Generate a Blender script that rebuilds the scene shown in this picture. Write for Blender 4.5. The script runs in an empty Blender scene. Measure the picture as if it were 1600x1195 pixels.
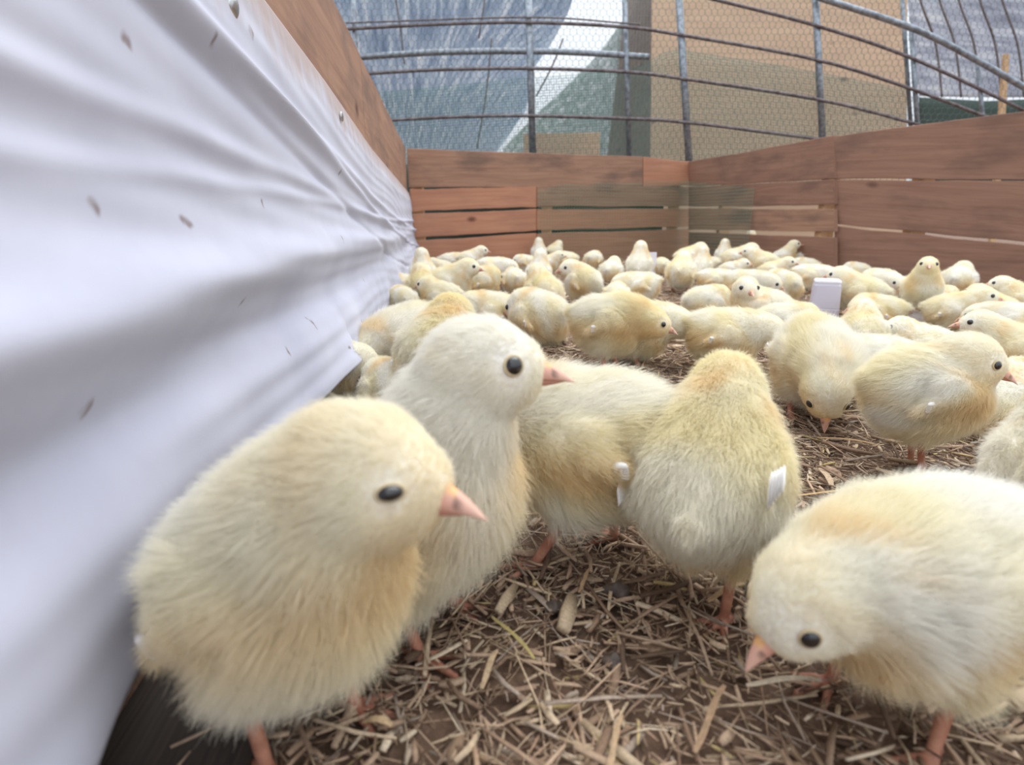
import bpy, math, random
import numpy as np
from mathutils import Vector, Matrix

C = bpy.context.scene.collection
R = math.radians
random.seed(7)

# ------------------------------------------------------------------ camera, sky, sun, exposure
W, H, F, HORIZON, CAM_Z = 1600.0, 1195.0, 900.0, 345.0, 0.165
PITCH = math.atan((H / 2 - HORIZON) / F)
CP, SP = math.cos(PITCH), math.sin(PITCH)
cam_data = bpy.data.cameras.new('camera')
cam = bpy.data.objects.new('camera', cam_data)
C.objects.link(cam)
cam.location = (0, 0, CAM_Z)
cam.rotation_euler = (math.pi / 2 - PITCH, 0, 0)
cam_data.sensor_width = 36.0
cam_data.lens = 36.0 * F / W
cam_data.clip_start = 0.005
cam_data.clip_end = 200
cam_data.dof.use_dof = True
cam_data.dof.focus_distance = 0.42
cam_data.dof.aperture_fstop = 11.0
sc = bpy.context.scene
sc.camera = cam
sc.view_settings.view_transform = 'Standard'
sc.view_settings.look = 'None'
sc.view_settings.gamma = 1.0
sc.view_settings.exposure = 0.24
sc.cycles.max_bounces = 6
sc.cycles.diffuse_bounces = 4
sc.cycles.glossy_bounces = 2
sc.cycles.transmission_bounces = 4
sc.cycles.transparent_max_bounces = 12
sc.cycles.use_denoising = True

world = bpy.data.worlds.new('overcast_sky')
sc.world = world
world.use_nodes = True
wn = world.node_tree.nodes
wl_ = world.node_tree.links
wtc = wn.new('ShaderNodeTexCoord'); wsx = wn.new('ShaderNodeSeparateXYZ'); wrm = wn.new('ShaderNodeValToRGB')
wma = wn.new('ShaderNodeMath'); wma.operation = 'MULTIPLY_ADD'; wma.inputs[1].default_value = 0.5; wma.inputs[2].default_value = 0.5
wl_.new(wtc.outputs['Generated'], wsx.inputs[0]); wl_.new(wsx.outputs['Z'], wma.inputs[0]); wl_.new(wma.outputs[0], wrm.inputs['Fac'])
we = wrm.color_ramp.elements
we.new(0.5); we.new(0.55)
for e_, (p_, c_) in zip(we, ((0.46, (0.10, 0.10, 0.095, 1)), (0.50, (0.26, 0.28, 0.29, 1)), (0.57, (0.44, 0.47, 0.51, 1)), (1.0, (0.88, 0.94, 1.0, 1)))):
    e_.position = p_; e_.color = c_
wl_.new(wrm.outputs['Color'], wn['Background'].inputs['Color'])
wn['Background'].inputs['Strength'].default_value = 1.75       # overcast: the zenith is brighter than the horizon

sun_data = bpy.data.lights.new('sun', 'SUN')
sun_data.energy = 1.6
sun_data.angle = R(50)
sun_data.color = (1.0, 0.97, 0.93)
sun = bpy.data.objects.new('sun', sun_data)
sun.rotation_euler = (R(-28), R(16), 0)
C.objects.link(sun)

# ------------------------------------------------------------------ pixels of the survey -> world points
def ray(px, py):
    x, y = px - W / 2, H / 2 - py
    return np.array([x, F * CP + y * SP, y * CP - F * SP])

EYE = np.array([0, 0, CAM_Z])

def on_z(px, py, z=0.0):
    d = ray(px, py)
    return EYE + d * ((z - CAM_Z) / d[2])

def at_y(px, py, Y):
    d = ray(px, py)
    return EYE + d * (Y / d[1])

def on_wall(px, py, A, B, off=0.0):
    """point of the ray on the vertical plane through ground points A, B (x, y)."""
    ax, ay = A; bx, by = B
    nx, ny = by - ay, -(bx - ax)
    L = math.hypot(nx, ny); nx /= L; ny /= L
    d = ray(px, py)
    t = (nx * ax + ny * ay + off) / (nx * d[0] + ny * d[1])
    return EYE + d * t

# ------------------------------------------------------------------ helpers
def lin(r, g, b):
    f = lambda c: (c / 255 / 12.92) if c / 255 <= 0.04045 else ((c / 255 + 0.055) / 1.055) ** 2.4
    return (f(r), f(g), f(b), 1.0)

def tag(o, label=None, cat=None, group=None, kind=None):
    for k, v in (('label', label), ('category', cat), ('group', group), ('kind', kind)):
        if v: o[k] = v
    return o

def empty(name, loc=(0, 0, 0)):
    o = bpy.data.objects.new(name, None)
    o.location = loc
    o.empty_display_size = 0.02
    C.objects.link(o)
    return o

def link(name, me, mats, parent=None, loc=None):
    o = bpy.data.objects.new(name, me)
    for m in (mats if isinstance(mats, (list, tuple)) else [mats]):
        if m is not None and m.name not in [x.name for x in me.materials if x]: me.materials.append(m)
    C.objects.link(o)
    if parent is not None: o.parent = parent
    if loc is not None: o.location = loc
    return o

def mesh_np(name, V, Fq, smooth=True, cols=None, uv=None):
    """V (n,3); Fq (m,k) with k 3 or 4, or a list of faces."""
    me = bpy.data.meshes.new(name)
    V = np.asarray(V, dtype=np.float32)
    if isinstance(Fq, list):
        me.from_pydata([tuple(map(float, v)) for v in V], [], [tuple(int(i) for i in f) for f in Fq])
    else:
        Fq = np.asarray(Fq, dtype=np.int32)
        m, k = Fq.shape
        me.vertices.add(len(V)); me.vertices.foreach_set('co', V.ravel())
        me.loops.add(m * k); me.loops.foreach_set('vertex_index', Fq.ravel())
        me.polygons.add(m)
        me.polygons.foreach_set('loop_start', np.arange(0, m * k, k, dtype=np.int32))
        me.update(calc_edges=True)
    if smooth: me.polygons.foreach_set('use_smooth', np.ones(len(me.polygons), dtype=bool))
    if cols is not None:
        a = me.attributes.new('tint', 'FLOAT_COLOR', 'POINT')
        a.data.foreach_set('color', np.asarray(cols, dtype=np.float32).ravel())
    if uv is not None:
        l = me.uv_layers.new(name='grain')
        idx = np.zeros(len(me.loops), dtype=np.int32); me.loops.foreach_get('vertex_index', idx)
        l.data.foreach_set('uv', np.asarray(uv, dtype=np.float32)[idx].ravel())
    me.update()
    return me

class Parts:
    """collects shells, all joined into ONE mesh."""
    def __init__(s): s.V = []; s.Q = []; s.n = 0
    def add(s, V, Q):
        V = np.asarray(V, float); s.V.append(V)
        s.Q += [tuple(i + s.n for i in f) for f in Q]; s.n += len(V)
    def tube(s, pts, rad, seg=10, cap=True):
        pts = [np.asarray(p, float) for p in pts]
        n = len(pts); rr = rad if isinstance(rad, (list, tuple, np.ndarray)) else [rad] * n
        V = []; up = None
        for i, p in enumerate(pts):
            t = pts[min(i + 1, n - 1)] - pts[max(i - 1, 0)]; t = t / (np.linalg.norm(t) + 1e-12)
            if up is None:
                up = np.cross(t, [0, 0, 1.0])
                if np.linalg.norm(up) < 1e-3: up = np.cross(t, [0, 1.0, 0])
            up = up - t * np.dot(up, t); up = up / np.linalg.norm(up)
            w = np.cross(t, up)
            for k in range(seg):
                a = 2 * math.pi * k / seg
                V.append(p + (up * math.cos(a) + w * math.sin(a)) * rr[i])
        Q = []
        for i in range(n - 1):
            for k in range(seg):
                k2 = (k + 1) % seg
                Q.append((i * seg + k, i * seg + k2, (i + 1) * seg + k2, (i + 1) * seg + k))
        if cap:
            Q.append(tuple(range(seg - 1, -1, -1))); Q.append(tuple((n - 1) * seg + k for k in range(seg)))
        s.add(V, Q)
    def build(s, name, mat, parent=None, smooth=True):
        me = mesh_np(name, np.concatenate(s.V), s.Q, smooth=False)
        if smooth:
            me.polygons.foreach_set('use_smooth', np.array([len(p.vertices) == 4 for p in me.polygons]))
        return link(name, me, mat, parent)

# ------------------------------------------------------------------ materials
def new_mat(name):
    m = bpy.data.materials.new(name); m.use_nodes = True
    nt = m.node_tree
    return m, nt, nt.nodes, nt.links, nt.nodes['Principled BSDF']

def plain(name, col, rough=0.6, metal=0.0, spec=0.4, coat=0.0):
    m, nt, N, L, b = new_mat(name)
    b.inputs['Base Color'].default_value = col
    b.inputs['Roughness'].default_value = rough
    b.inputs['Metallic'].default_value = metal
    b.inputs['Specular IOR Level'].default_value = spec
    b.inputs['Coat Weight'].default_value = coat
    return m

def noise(N, L, vec, scale, detail=4, rough=0.6):
    n = N.new('ShaderNodeTexNoise')
    n.inputs['Scale'].default_value = scale; n.inputs['Detail'].default_value = detail
    n.inputs['Roughness'].default_value = rough
    if vec is not None: L.new(vec, n.inputs['Vector'])
    return n

def ramp(N, L, src, stops):
    r = N.new('ShaderNodeValToRGB')
    e = r.color_ramp.elements
    while len(e) < len(stops): e.new(0.5)
    for k, (p, c) in enumerate(stops): e[k].position = p; e[k].color = c
    L.new(src, r.inputs['Fac'])
    return r

def mapping(N, L, vec, scale, loc=(0, 0, 0)):
    mp = N.new('ShaderNodeMapping'); mp.inputs['Scale'].default_value = scale
    mp.inputs['Location'].default_value = loc
    L.new(vec, mp.inputs['Vector']); return mp

def mixc(N, L, fac, a, b, mode='MIX'):
    m = N.new('ShaderNodeMix'); m.data_type = 'RGBA'; m.blend_type = mode
    for v, s in ((fac, m.inputs['Factor']), (a, m.inputs['A']), (b, m.inputs['B'])):
        if hasattr(v, 'is_linked') or hasattr(v, 'links'): L.new(v, s)
        else: s.default_value = v
    return m

def wood(name, light, dark, grey, seed, stain=0.5, rough=0.75):
    m, nt, N, L, b = new_mat(name)
    uv = N.new('ShaderNodeUVMap'); uv.uv_map = 'grain'
    oi = N.new('ShaderNodeObjectInfo')
    add = N.new('ShaderNodeVectorMath'); add.operation = 'ADD'
    comb = N.new('ShaderNodeCombineXYZ')
    mul = N.new('ShaderNodeMath'); mul.operation = 'MULTIPLY'; mul.inputs[1].default_value = 9.0
    L.new(oi.outputs['Random'], mul.inputs[0]); L.new(mul.outputs[0], comb.inputs['X']); comb.inputs['Y'].default_value = seed
    L.new(mul.outputs[0], comb.inputs['Z'])
    L.new(uv.outputs['UV'], add.inputs[0]); L.new(comb.outputs[0], add.inputs[1])
    mp = mapping(N, L, add.outputs[0], (4.0, 90.0, 1.0))
    n1 = noise(N, L, mp.outputs[0], 1.0, 8, 0.65); n1.inputs['Distortion'].default_value = 0.6
    r1 = ramp(N, L, n1.outputs['Fac'], [(0.30, dark), (0.62, light)])
    mp2 = mapping(N, L, add.outputs[0], (5.0, 14.0, 1.0))
    n2 = noise(N, L, mp2.outputs[0], 1.0, 5, 0.6)
    r2 = ramp(N, L, n2.outputs['Fac'], [(0.48, (0, 0, 0, 1)), (0.66, (stain, stain, stain, 1))])
    mx = mixc(N, L, r2.outputs['Color'], r1.outputs['Color'], grey)
    mp3 = mapping(N, L, add.outputs[0], (9.0, 16.0, 1.0))
    vo = N.new('ShaderNodeTexVoronoi'); vo.inputs['Scale'].default_value = 0.55; L.new(mp3.outputs[0], vo.inputs['Vector'])
    rk = ramp(N, L, vo.outputs['Distance'], [(0.05, (1, 1, 1, 1)), (0.13, (0, 0, 0, 1))])
    mx2 = mixc(N, L, rk.outputs['Color'], mx.outputs['Result'], (dark[0] * .45, dark[1] * .4, dark[2] * .4, 1))
    L.new(mx2.outputs['Result'], b.inputs['Base Color'])
    b.inputs['Roughness'].default_value = rough
    bp = N.new('ShaderNodeBump'); bp.inputs['Strength'].default_value = 0.25; bp.inputs['Distance'].default_value = 0.001
    L.new(n1.outputs['Fac'], bp.inputs['Height']); L.new(bp.outputs[0], b.inputs['Normal'])
    return m

M = {}
M['orange_wood'] = wood('orange_wood', lin(200, 146, 116), lin(182, 124, 96), lin(150, 112, 92), 1, 0.35)
M['weathered_wood'] = wood('weathered_wood', lin(176, 136, 112), lin(146, 108, 88), lin(118, 94, 82), 2, 0.75)
M['brown_wood'] = wood('brown_wood', lin(158, 120, 100), lin(136, 98, 80), lin(106, 80, 70), 3, 0.6)
M['dark_wood'] = wood('dark_wood', lin(72, 60, 52), lin(40, 32, 28), lin(56, 50, 46), 4, 0.5)  # dark brown timber; the shade under the cloth is in its colour too
M['tan_board'] = wood('tan_board', lin(232, 200, 170), lin(214, 180, 150), lin(200, 172, 148), 5, 0.35)
M['grey_board'] = wood('grey_board', lin(150, 138, 126), lin(128, 116, 106), lin(120, 112, 106), 6, 0.4)
M['stake_wood'] = wood('stake_wood', lin(224, 188, 146), lin(204, 164, 122), lin(190, 158, 126), 8, 0.3)

# galvanised pipe
def galv(name, c1, c2, rough):
    m, nt, N, L, b = new_mat(name)
    tc = N.new('ShaderNodeTexCoord')
    n = noise(N, L, tc.outputs['Object'], 60, 5)
    r = ramp(N, L, n.outputs['Fac'], [(0.35, c1), (0.65, c2)])
    L.new(r.outputs['Color'], b.inputs['Base Color'])
    b.inputs['Metallic'].default_value = 0.55; b.inputs['Roughness'].default_value = rough
    return m
M['pipe'] = galv('galvanised_pipe', lin(120, 126, 134), lin(176, 184, 194), 0.42)
M['rebar'] = galv('rusty_rod', lin(96, 84, 84), lin(142, 134, 136), 0.55)
M['wire'] = plain('wire', lin(112, 116, 116), 0.5, 0.5)
M['pin'] = plain('pin_metal', lin(205, 205, 205), 0.25, 0.9)
M['plastic_net'] = plain('green_plastic', lin(126, 164, 142), 0.5)
M['white_card'] = plain('white_card', lin(240, 238, 245), 0.7)
M['eye'] = plain('eye', (0.006, 0.005, 0.005, 1), 0.08, 0, 0.6, 0.6)
M['eyelid'] = plain('eyelid', lin(205, 186, 150), 0.7)

# white cloth
m, nt, N, L, b = new_mat('white_cloth'); M['cloth'] = m
uv = N.new('ShaderNodeUVMap'); uv.uv_map = 'grain'
n1 = noise(N, L, mapping(N, L, uv.outputs['UV'], (7, 7, 1)).outputs[0], 1.0, 5)
r1 = ramp(N, L, n1.outputs['Fac'], [(0.3, lin(188, 189, 206)), (0.7, lin(206, 207, 222))])
vo = N.new('ShaderNodeTexVoronoi'); vo.inputs['Scale'].default_value = 15.0; vo.voronoi_dimensions = '2D'
nz = noise(N, L, uv.outputs['UV'], 30, 3)
mxv = mixc(N, L, 0.03, uv.outputs['UV'], nz.outputs['Color'], 'ADD'); L.new(mxv.outputs['Result'], vo.inputs['Vector'])
rs = ramp(N, L, vo.outputs['Distance'], [(0.015, (0.8, 0.8, 0.8, 1)), (0.055, (0, 0, 0, 1))])
sep = N.new('ShaderNodeSeparateColor'); L.new(vo.outputs['Color'], sep.inputs[0])
gt = N.new('ShaderNodeMath'); gt.operation = 'GREATER_THAN'; gt.inputs[1].default_value = 0.6; L.new(sep.outputs[0], gt.inputs[0])
mm = N.new('ShaderNodeMath'); mm.operation = 'MULTIPLY'; L.new(rs.outputs['Color'], mm.inputs[0]); L.new(gt.outputs[0], mm.inputs[1])
mx = mixc(N, L, mm.outputs[0], r1.outputs['Color'], lin(128, 108, 104))
sx = N.new('ShaderNodeSeparateXYZ'); L.new(uv.outputs['UV'], sx.inputs[0])
ng = noise(N, L, mapping(N, L, uv.outputs['UV'], (30, 12, 1)).outputs[0], 1.0, 6)
ad = N.new('ShaderNodeMath'); ad.operation = 'MULTIPLY_ADD'; ad.inputs[1].default_value = 0.09; L.new(ng.outputs['Fac'], ad.inputs[0]); L.new(sx.outputs['Y'], ad.inputs[2])
re = ramp(N, L, ad.outputs[0], [(0.052, (0.75, 0.75, 0.75, 1)), (0.085, (0, 0, 0, 1))])     # dirt along the top hem
mx2 = mixc(N, L, re.outputs['Color'], mx.outputs['Result'], lin(176, 150, 138))
L.new(mx2.outputs['Result'], b.inputs['Base Color']); b.inputs['Roughness'].default_value = 0.9
b.inputs['Specular IOR Level'].default_value = 0.1
b.inputs['Sheen Weight'].default_value = 0.2
wv = noise(N, L, mapping(N, L, uv.outputs['UV'], (900, 900, 1)).outputs[0], 1.0, 2)
bp = N.new('ShaderNodeBump'); bp.inputs['Strength'].default_value = 0.12; bp.inputs['Distance'].default_value = 0.0006
L.new(wv.outputs['Fac'], bp.inputs['Height']); L.new(bp.outputs[0], b.inputs['Normal'])

# litter ground
m, nt, N, L, b = new_mat('litter_dirt'); M['dirt'] = m
tc = N.new('ShaderNodeTexCoord')
n1 = noise(N, L, tc.outputs['Object'], 35, 8, 0.7)
r1 = ramp(N, L, n1.outputs['Fac'], [(0.3, lin(82, 62, 50)), (0.55, lin(128, 102, 84)), (0.75, lin(160, 132, 108))])
L.new(r1.outputs['Color'], b.inputs['Base Color']); b.inputs['Roughness'].default_value = 0.95
bp = N.new('ShaderNodeBump'); bp.inputs['Strength'].default_value = 0.8; bp.inputs['Distance'].default_value = 0.006
L.new(n1.outputs['Fac'], bp.inputs['Height']); L.new(bp.outputs[0], b.inputs['Normal'])

def tinted(name, rough=0.8, bump=0.0):
    m, nt, N, L, b = new_mat(name)
    a = N.new('ShaderNodeAttribute'); a.attribute_name = 'tint'
    tc = N.new('ShaderNodeTexCoord')
    n = noise(N, L, tc.outputs['Object'], 700, 3)
    r = ramp(N, L, n.outputs['Fac'], [(0.3, (0.72, 0.72, 0.72, 1)), (0.7, (1.1, 1.1, 1.1, 1))])
    mx = mixc(N, L, 1.0, a.outputs['Color'], r.outputs['Color'], 'MULTIPLY')
    L.new(mx.outputs['Result'], b.inputs['Base Color']); b.inputs['Roughness'].default_value = rough
    b.inputs['Specular IOR Level'].default_value = 0.2
    return m
M['straw'] = tinted('straw')
M['dung'] = galv('droppings', lin(62, 50, 44), lin(108, 94, 84), 0.6); M['dung'].node_tree.nodes['Principled BSDF'].inputs['Metallic'].default_value = 0

# chick body skin (down coloured, scaly orange on the legs)
m, nt, N, L, b = new_mat('chick_skin'); M['skin'] = m
a = N.new('ShaderNodeAttribute'); a.attribute_name = 'tint'
tc = N.new('ShaderNodeTexCoord')
n = noise(N, L, tc.outputs['Object'], 420, 3)
r = ramp(N, L, n.outputs['Fac'], [(0.3, (0.84, 0.8, 0.78, 1)), (0.7, (1.05, 1.05, 1.05, 1))])
mx = mixc(N, L, 1.0, a.outputs['Color'], r.outputs['Color'], 'MULTIPLY')
L.new(mx.outputs['Result'], b.inputs['Base Color']); b.inputs['Roughness'].default_value = 0.55
b.inputs['Subsurface Weight'].default_value = 0.0
bp = N.new('ShaderNodeBump'); bp.inputs['Strength'].default_value = 0.25; bp.inputs['Distance'].default_value = 0.0006
L.new(n.outputs['Fac'], bp.inputs['Height']); L.new(bp.outputs[0], b.inputs['Normal'])

# down: soft strands that pass a little light
m, nt, N, L, b = new_mat('down'); M['down'] = m
N.remove(b)
out = [x for x in N if x.type == 'OUTPUT_MATERIAL'][0]
a = N.new('ShaderNodeAttribute'); a.attribute_name = 'tint'
oi = N.new('ShaderNodeObjectInfo')
rr = ramp(N, L, oi.outputs['Random'], [(0.0, (1.0, 0.99, 0.97, 1)), (0.5, (1.0, 0.985, 0.95, 1)), (1.0, (1.0, 0.97, 0.88, 1))])
mx = mixc(N, L, 1.0, a.outputs['Color'], rr.outputs['Color'], 'MULTIPLY')
df = N.new('ShaderNodeBsdfDiffuse'); tl = N.new('ShaderNodeBsdfTranslucent'); ms = N.new('ShaderNodeMixShader')
ms.inputs[0].default_value = 0.38
L.new(mx.outputs['Result'], df.inputs['Color']); L.new(mx.outputs['Result'], tl.inputs['Color'])
L.new(df.outputs[0], ms.inputs[1]); L.new(tl.outputs[0], ms.inputs[2]); L.new(ms.outputs[0], out.inputs['Surface'])

# beak
m, nt, N, L, b = new_mat('beak_horn'); M['beak'] = m
a = N.new('ShaderNodeAttribute'); a.attribute_name = 'tint'
L.new(a.outputs['Color'], b.inputs['Base Color']); b.inputs['Roughness'].default_value = 0.42
M['feather'] = plain('white_feather', lin(250, 248, 246), 0.7)

# silver insulation foil
def foil(name, c1, c2, sx, sy):
    m, nt, N, L, b = new_mat(name)
    uv = N.new('ShaderNodeUVMap'); uv.uv_map = 'grain'
    mp = mapping(N, L, uv.outputs['UV'], (sx, sy, 1))
    n = noise(N, L, mp.outputs[0], 1.0, 6, 0.7)
    r = ramp(N, L, n.outputs['Fac'], [(0.3, c1), (0.52, c2), (0.60, lin(250, 252, 255))])  # last stop paints white streaky highlights into the foil colour
    n2 = noise(N, L, mapping(N, L, uv.outputs['UV'], (60, 90, 1)).outputs[0], 1.0, 3)
    L.new(r.outputs['Color'], b.inputs['Base Color'])
    b.inputs['Metallic'].default_value = 0.0; b.inputs['Roughness'].default_value = 0.35
    bp = N.new('ShaderNodeBump'); bp.inputs['Strength'].default_value = 0.9; bp.inputs['Distance'].default_value = 0.02
    L.new(n2.outputs['Fac'], bp.inputs['Height']); L.new(bp.outputs[0], b.inputs['Normal'])
    tl = N.new('ShaderNodeBsdfTranslucent'); L.new(r.outputs['Color'], tl.inputs['Color']); L.new(bp.outputs[0], tl.inputs['Normal'])
    ms = N.new('ShaderNodeMixShader'); ms.inputs[0].default_value = 0.55
    out = [x for x in N if x.type == 'OUTPUT_MATERIAL'][0]
    L.new(b.outputs[0], ms.inputs[1]); L.new(tl.outputs[0], ms.inputs[2]); L.new(ms.outputs[0], out.inputs['Surface'])
    return m
M['foil'] = foil('silver_foil', lin(150, 170, 196), lin(216, 226, 238), 2.5, 26)
M['foil_green'] = foil('greenish_foil', lin(176, 190, 186), lin(212, 222, 220), 3, 20)
M['foil_grey'] = foil('grey_foil', lin(176, 180, 196), lin(226, 230, 240), 3, 16)

# fine shade net: woven pattern with open holes
m, nt, N, L, b = new_mat('shade_net'); M['net'] = m
uv = N.new('ShaderNodeUVMap'); uv.uv_map = 'grain'
sx = N.new('ShaderNodeSeparateXYZ'); L.new(uv.outputs['UV'], sx.inputs[0])
outs = []
for ax in ('X', 'Y'):
    mu = N.new('ShaderNodeMath'); mu.operation = 'MULTIPLY'; mu.inputs[1].default_value = 90.0; L.new(sx.outputs[ax], mu.inputs[0])
    fr = N.new('ShaderNodeMath'); fr.operation = 'FRACT'; L.new(mu.outputs[0], fr.inputs[0])
    lt = N.new('ShaderNodeMath'); lt.operation = 'LESS_THAN'; lt.inputs[1].default_value = 0.15; L.new(fr.outputs[0], lt.inputs[0])
    outs.append(lt)
mxm = N.new('ShaderNodeMath'); mxm.operation = 'MAXIMUM'; L.new(outs[0].outputs[0], mxm.inputs[0]); L.new(outs[1].outputs[0], mxm.inputs[1])
L.new(mxm.outputs[0], b.inputs['Alpha']); b.inputs['Base Color'].default_value = lin(104, 148, 136); b.inputs['Roughness'].default_value = 0.8

# ------------------------------------------------------------------ setting: pen walls
WALL_Z = 0.417
P_BL = on_z(638, 232, WALL_Z)[:2]
P_BR = on_z(1076, 253, WALL_Z)[:2]
P_J = on_z(1303, 212, WALL_Z)[:2]
P_E = on_z(1600, 180, WALL_Z)[:2]
P_E2 = P_J + (P_E - P_J) * 2.4
L0 = on_z(520, 0, WALL_Z)[:2]
L1 = on_z(634, 233, WALL_Z)[:2]
LDIR = (L1 - L0) / np.linalg.norm(L1 - L0)
LN = L0 - LDIR * 0.95                       # behind the camera

def xz(P, s):                               # helper for a wall-plane frame
    return P[0] + (P[1] - P[0]) * s

def plank(name, A, B, corners, mat, parent, thick=0.014, jitter=0.0012, seed=0, world_pts=False, n=28):
    """corners TL, TR, BR, BL in survey pixels on the wall through A, B, thickness going outwards."""
    rng = np.random.default_rng(seed)
    q = [np.array(c, float) if world_pts else on_wall(c[0], c[1], A, B) for c in corners]
    d = np.array([B[0] - A[0], B[1] - A[1], 0.0]); d /= np.linalg.norm(d)
    nrm = np.array([d[1], -d[0], 0.0])
    mid = sum(q) / 4
    cen = np.array([0.2, 1.0, 0.2])
    if np.dot(nrm, mid - cen) < 0: nrm = -nrm
    V, UV = [], []
    Lg = np.linalg.norm(q[1] - q[0])
    wob = rng.normal(0, jitter, (n + 1, 2))
    for k in range(2): wob[:, k] = np.convolve(np.pad(wob[:, k], 2, 'edge'), np.ones(5) / 5, 'valid') * 1.6
    for i in range(n + 1):
        t = i / n
        T = q[0] + (q[1] - q[0]) * t + np.array([0, 0, wob[i, 0]])
        Bt = q[3] + (q[2] - q[3]) * t + np.array([0, 0, wob[i, 1]])
        e = 0.0012
        h = T[2] - Bt[2]
        prof = [(T - [0, 0, e], 0, 0), (T, e, 0), (T, thick - e, 0), (T - [0, 0, e], thick, 0),
                (Bt + [0, 0, e], thick, h), (Bt, thick - e, h), (Bt, e, h), (Bt + [0, 0, e], 0, h)]
        for p, o, u in prof:
            V.append(np.array(p) + nrm * o); UV.append((t * Lg, (h - u) if o < thick / 2 else (h - u) + 0.3))
    Q = []
    for i in range(n):
        for k in range(8):
            k2 = (k + 1) % 8
            Q.append((i * 8 + k, (i + 1) * 8 + k, (i + 1) * 8 + k2, i * 8 + k2))
    Q.append(tuple(range(8))); Q.append(tuple(n * 8 + k for k in range(7, -1, -1)))
    me = mesh_np(name, V, Q, smooth=False, uv=UV)
    return link(name, me, mat, parent)

def structure(name):
    return tag(empty(name), kind='structure')

wb = structure('wall_back')
A, B = P_BL, P_BR
def backplank(c, mat, seed, off=0.0): 
    return plank('plank', A, B, c, M[mat], wb, seed=seed)
backplank([(637, 232), (1004, 245), (1004, 291), (640, 293)], 'weathered_wood', 1)
backplank([(1005, 245), (1078, 253), (1078, 290), (1005, 291)], 'orange_wood', 2)
backplank([(641, 296), (838, 291), (838, 323), (644, 330)], 'orange_wood', 3)
backplank([(839, 291), (1078, 291), (1078, 322), (839, 323)], 'weathered_wood', 4)
backplank([(645, 334), (838, 327), (838, 360), (648, 371)], 'orange_wood', 5)
backplank([(839, 327), (1078, 326), (1078, 354), (839, 360)], 'orange_wood', 6)
backplank([(649, 376), (838, 364), (838, 428), (652, 436)], 'orange_wood', 7)
backplank([(839, 364), (1078, 358), (1078, 412), (839, 424)], 'orange_wood', 8)

wr = structure('wall_right')
def rightplank(c, mat, seed, far=True):
    a, b_ = (P_BR, P_J) if far else (P_J, P_E)
    return plank('plank', a, b_, c, M[mat], wr, seed=seed)
rightplank([(1076, 253), (1303, 212), (1303, 279), (1076, 291)], 'brown_wood', 11)
rightplank([(1076, 292), (1303, 281), (1303, 320), (1076, 323)], 'brown_wood', 12)
rightplank([(1076, 326), (1303, 327), (1303, 363), (1076, 358)], 'weathered_wood', 13)
rightplank([(1076, 363), (1303, 371), (1303, 436), (1076, 412)], 'brown_wood', 14)
rightplank([(1303, 212), (1790, 150), (1790, 281), (1303, 279)], 'brown_wood', 15, False)
rightplank([(1304, 281), (1790, 284), (1790, 396), (1304, 350)], 'brown_wood', 16, False)
rightplank([(1304, 353), (1790, 402), (1790, 475), (1304, 438)], 'brown_wood', 17, False)
# uprights outside the far corner hold the planks
def post(parent, p, h=WALL_Z - 0.01, w=0.02, d=(0, 1)):
    P = Parts()
    x, y = p
    V = [(x - w, y - w, 0), (x + w, y - w, 0), (x + w, y + w, 0), (x - w, y + w, 0), (x - w, y - w, h), (x + w, y - w, h), (x + w, y + w, h), (x - w, y + w, h)]
    P.add(V, [(0, 3, 2, 1), (4, 5, 6, 7), (0, 1, 5, 4), (1, 2, 6, 5), (2, 3, 7, 6), (3, 0, 4, 7)])
    me = mesh_np('post', np.concatenate(P.V), P.Q, smooth=False, uv=[(v[2], v[0] + v[1]) for v in V])
    return link('post', me, M['stake_wood'], parent)
nb = np.array([-(P_BR - P_BL)[1], (P_BR - P_BL)[0]]); nb /= np.linalg.norm(nb)
for s in (0.03, 0.46, 0.97): post(wb, P_BL + (P_BR - P_BL) * s + nb * 0.036)
nr = np.array([(P_J - P_BR)[1], -(P_J - P_BR)[0]]); nr /= np.linalg.norm(nr); nr = nr if nr[0] > 0 else -nr
for s in (0.3, 0.97): post(wr, P_BR + (P_J - P_BR) * s + nr * 0.036)
nr2 = np.array([(P_E - P_J)[1], -(P_E - P_J)[0]]); nr2 /= np.linalg.norm(nr2); nr2 = nr2 if nr2[0] > 0 else -nr2
for s in (0.55, 1.25): post(wr, P_J + (P_E - P_J) * s + nr2 * 0.036)

wl = structure('wall_left')
def lw(Y, z, off=0.0):
    t = (Y - L0[1]) / LDIR[1]
    p = L0 + LDIR * t
    return np.array([p[0] - off, p[1], z])
Ytop1 = 1.02
plank('plank', LN, L1, [lw(-0.25, .427), lw(Ytop1, .419), lw(Ytop1, .24), lw(-0.25, .27)], M['weathered_wood'], wl, seed=21, world_pts=True)
plank('plank', LN, L1, [lw(Ytop1 + .002, .419), lw(L1[1] - .02, .417), lw(L1[1] - .02, .215), lw(Ytop1 + .002, .24)], M['weathered_wood'], wl, seed=22, world_pts=True)
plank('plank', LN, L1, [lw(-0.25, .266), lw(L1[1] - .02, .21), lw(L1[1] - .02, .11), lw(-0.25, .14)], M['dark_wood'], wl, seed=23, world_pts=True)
plank('plank', LN, L1, [lw(-0.25, .135), lw(L1[1] - .02, .105), lw(L1[1] - .02, .0), lw(-0.25, .0)], M['dark_wood'], wl, seed=24, world_pts=True)

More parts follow.
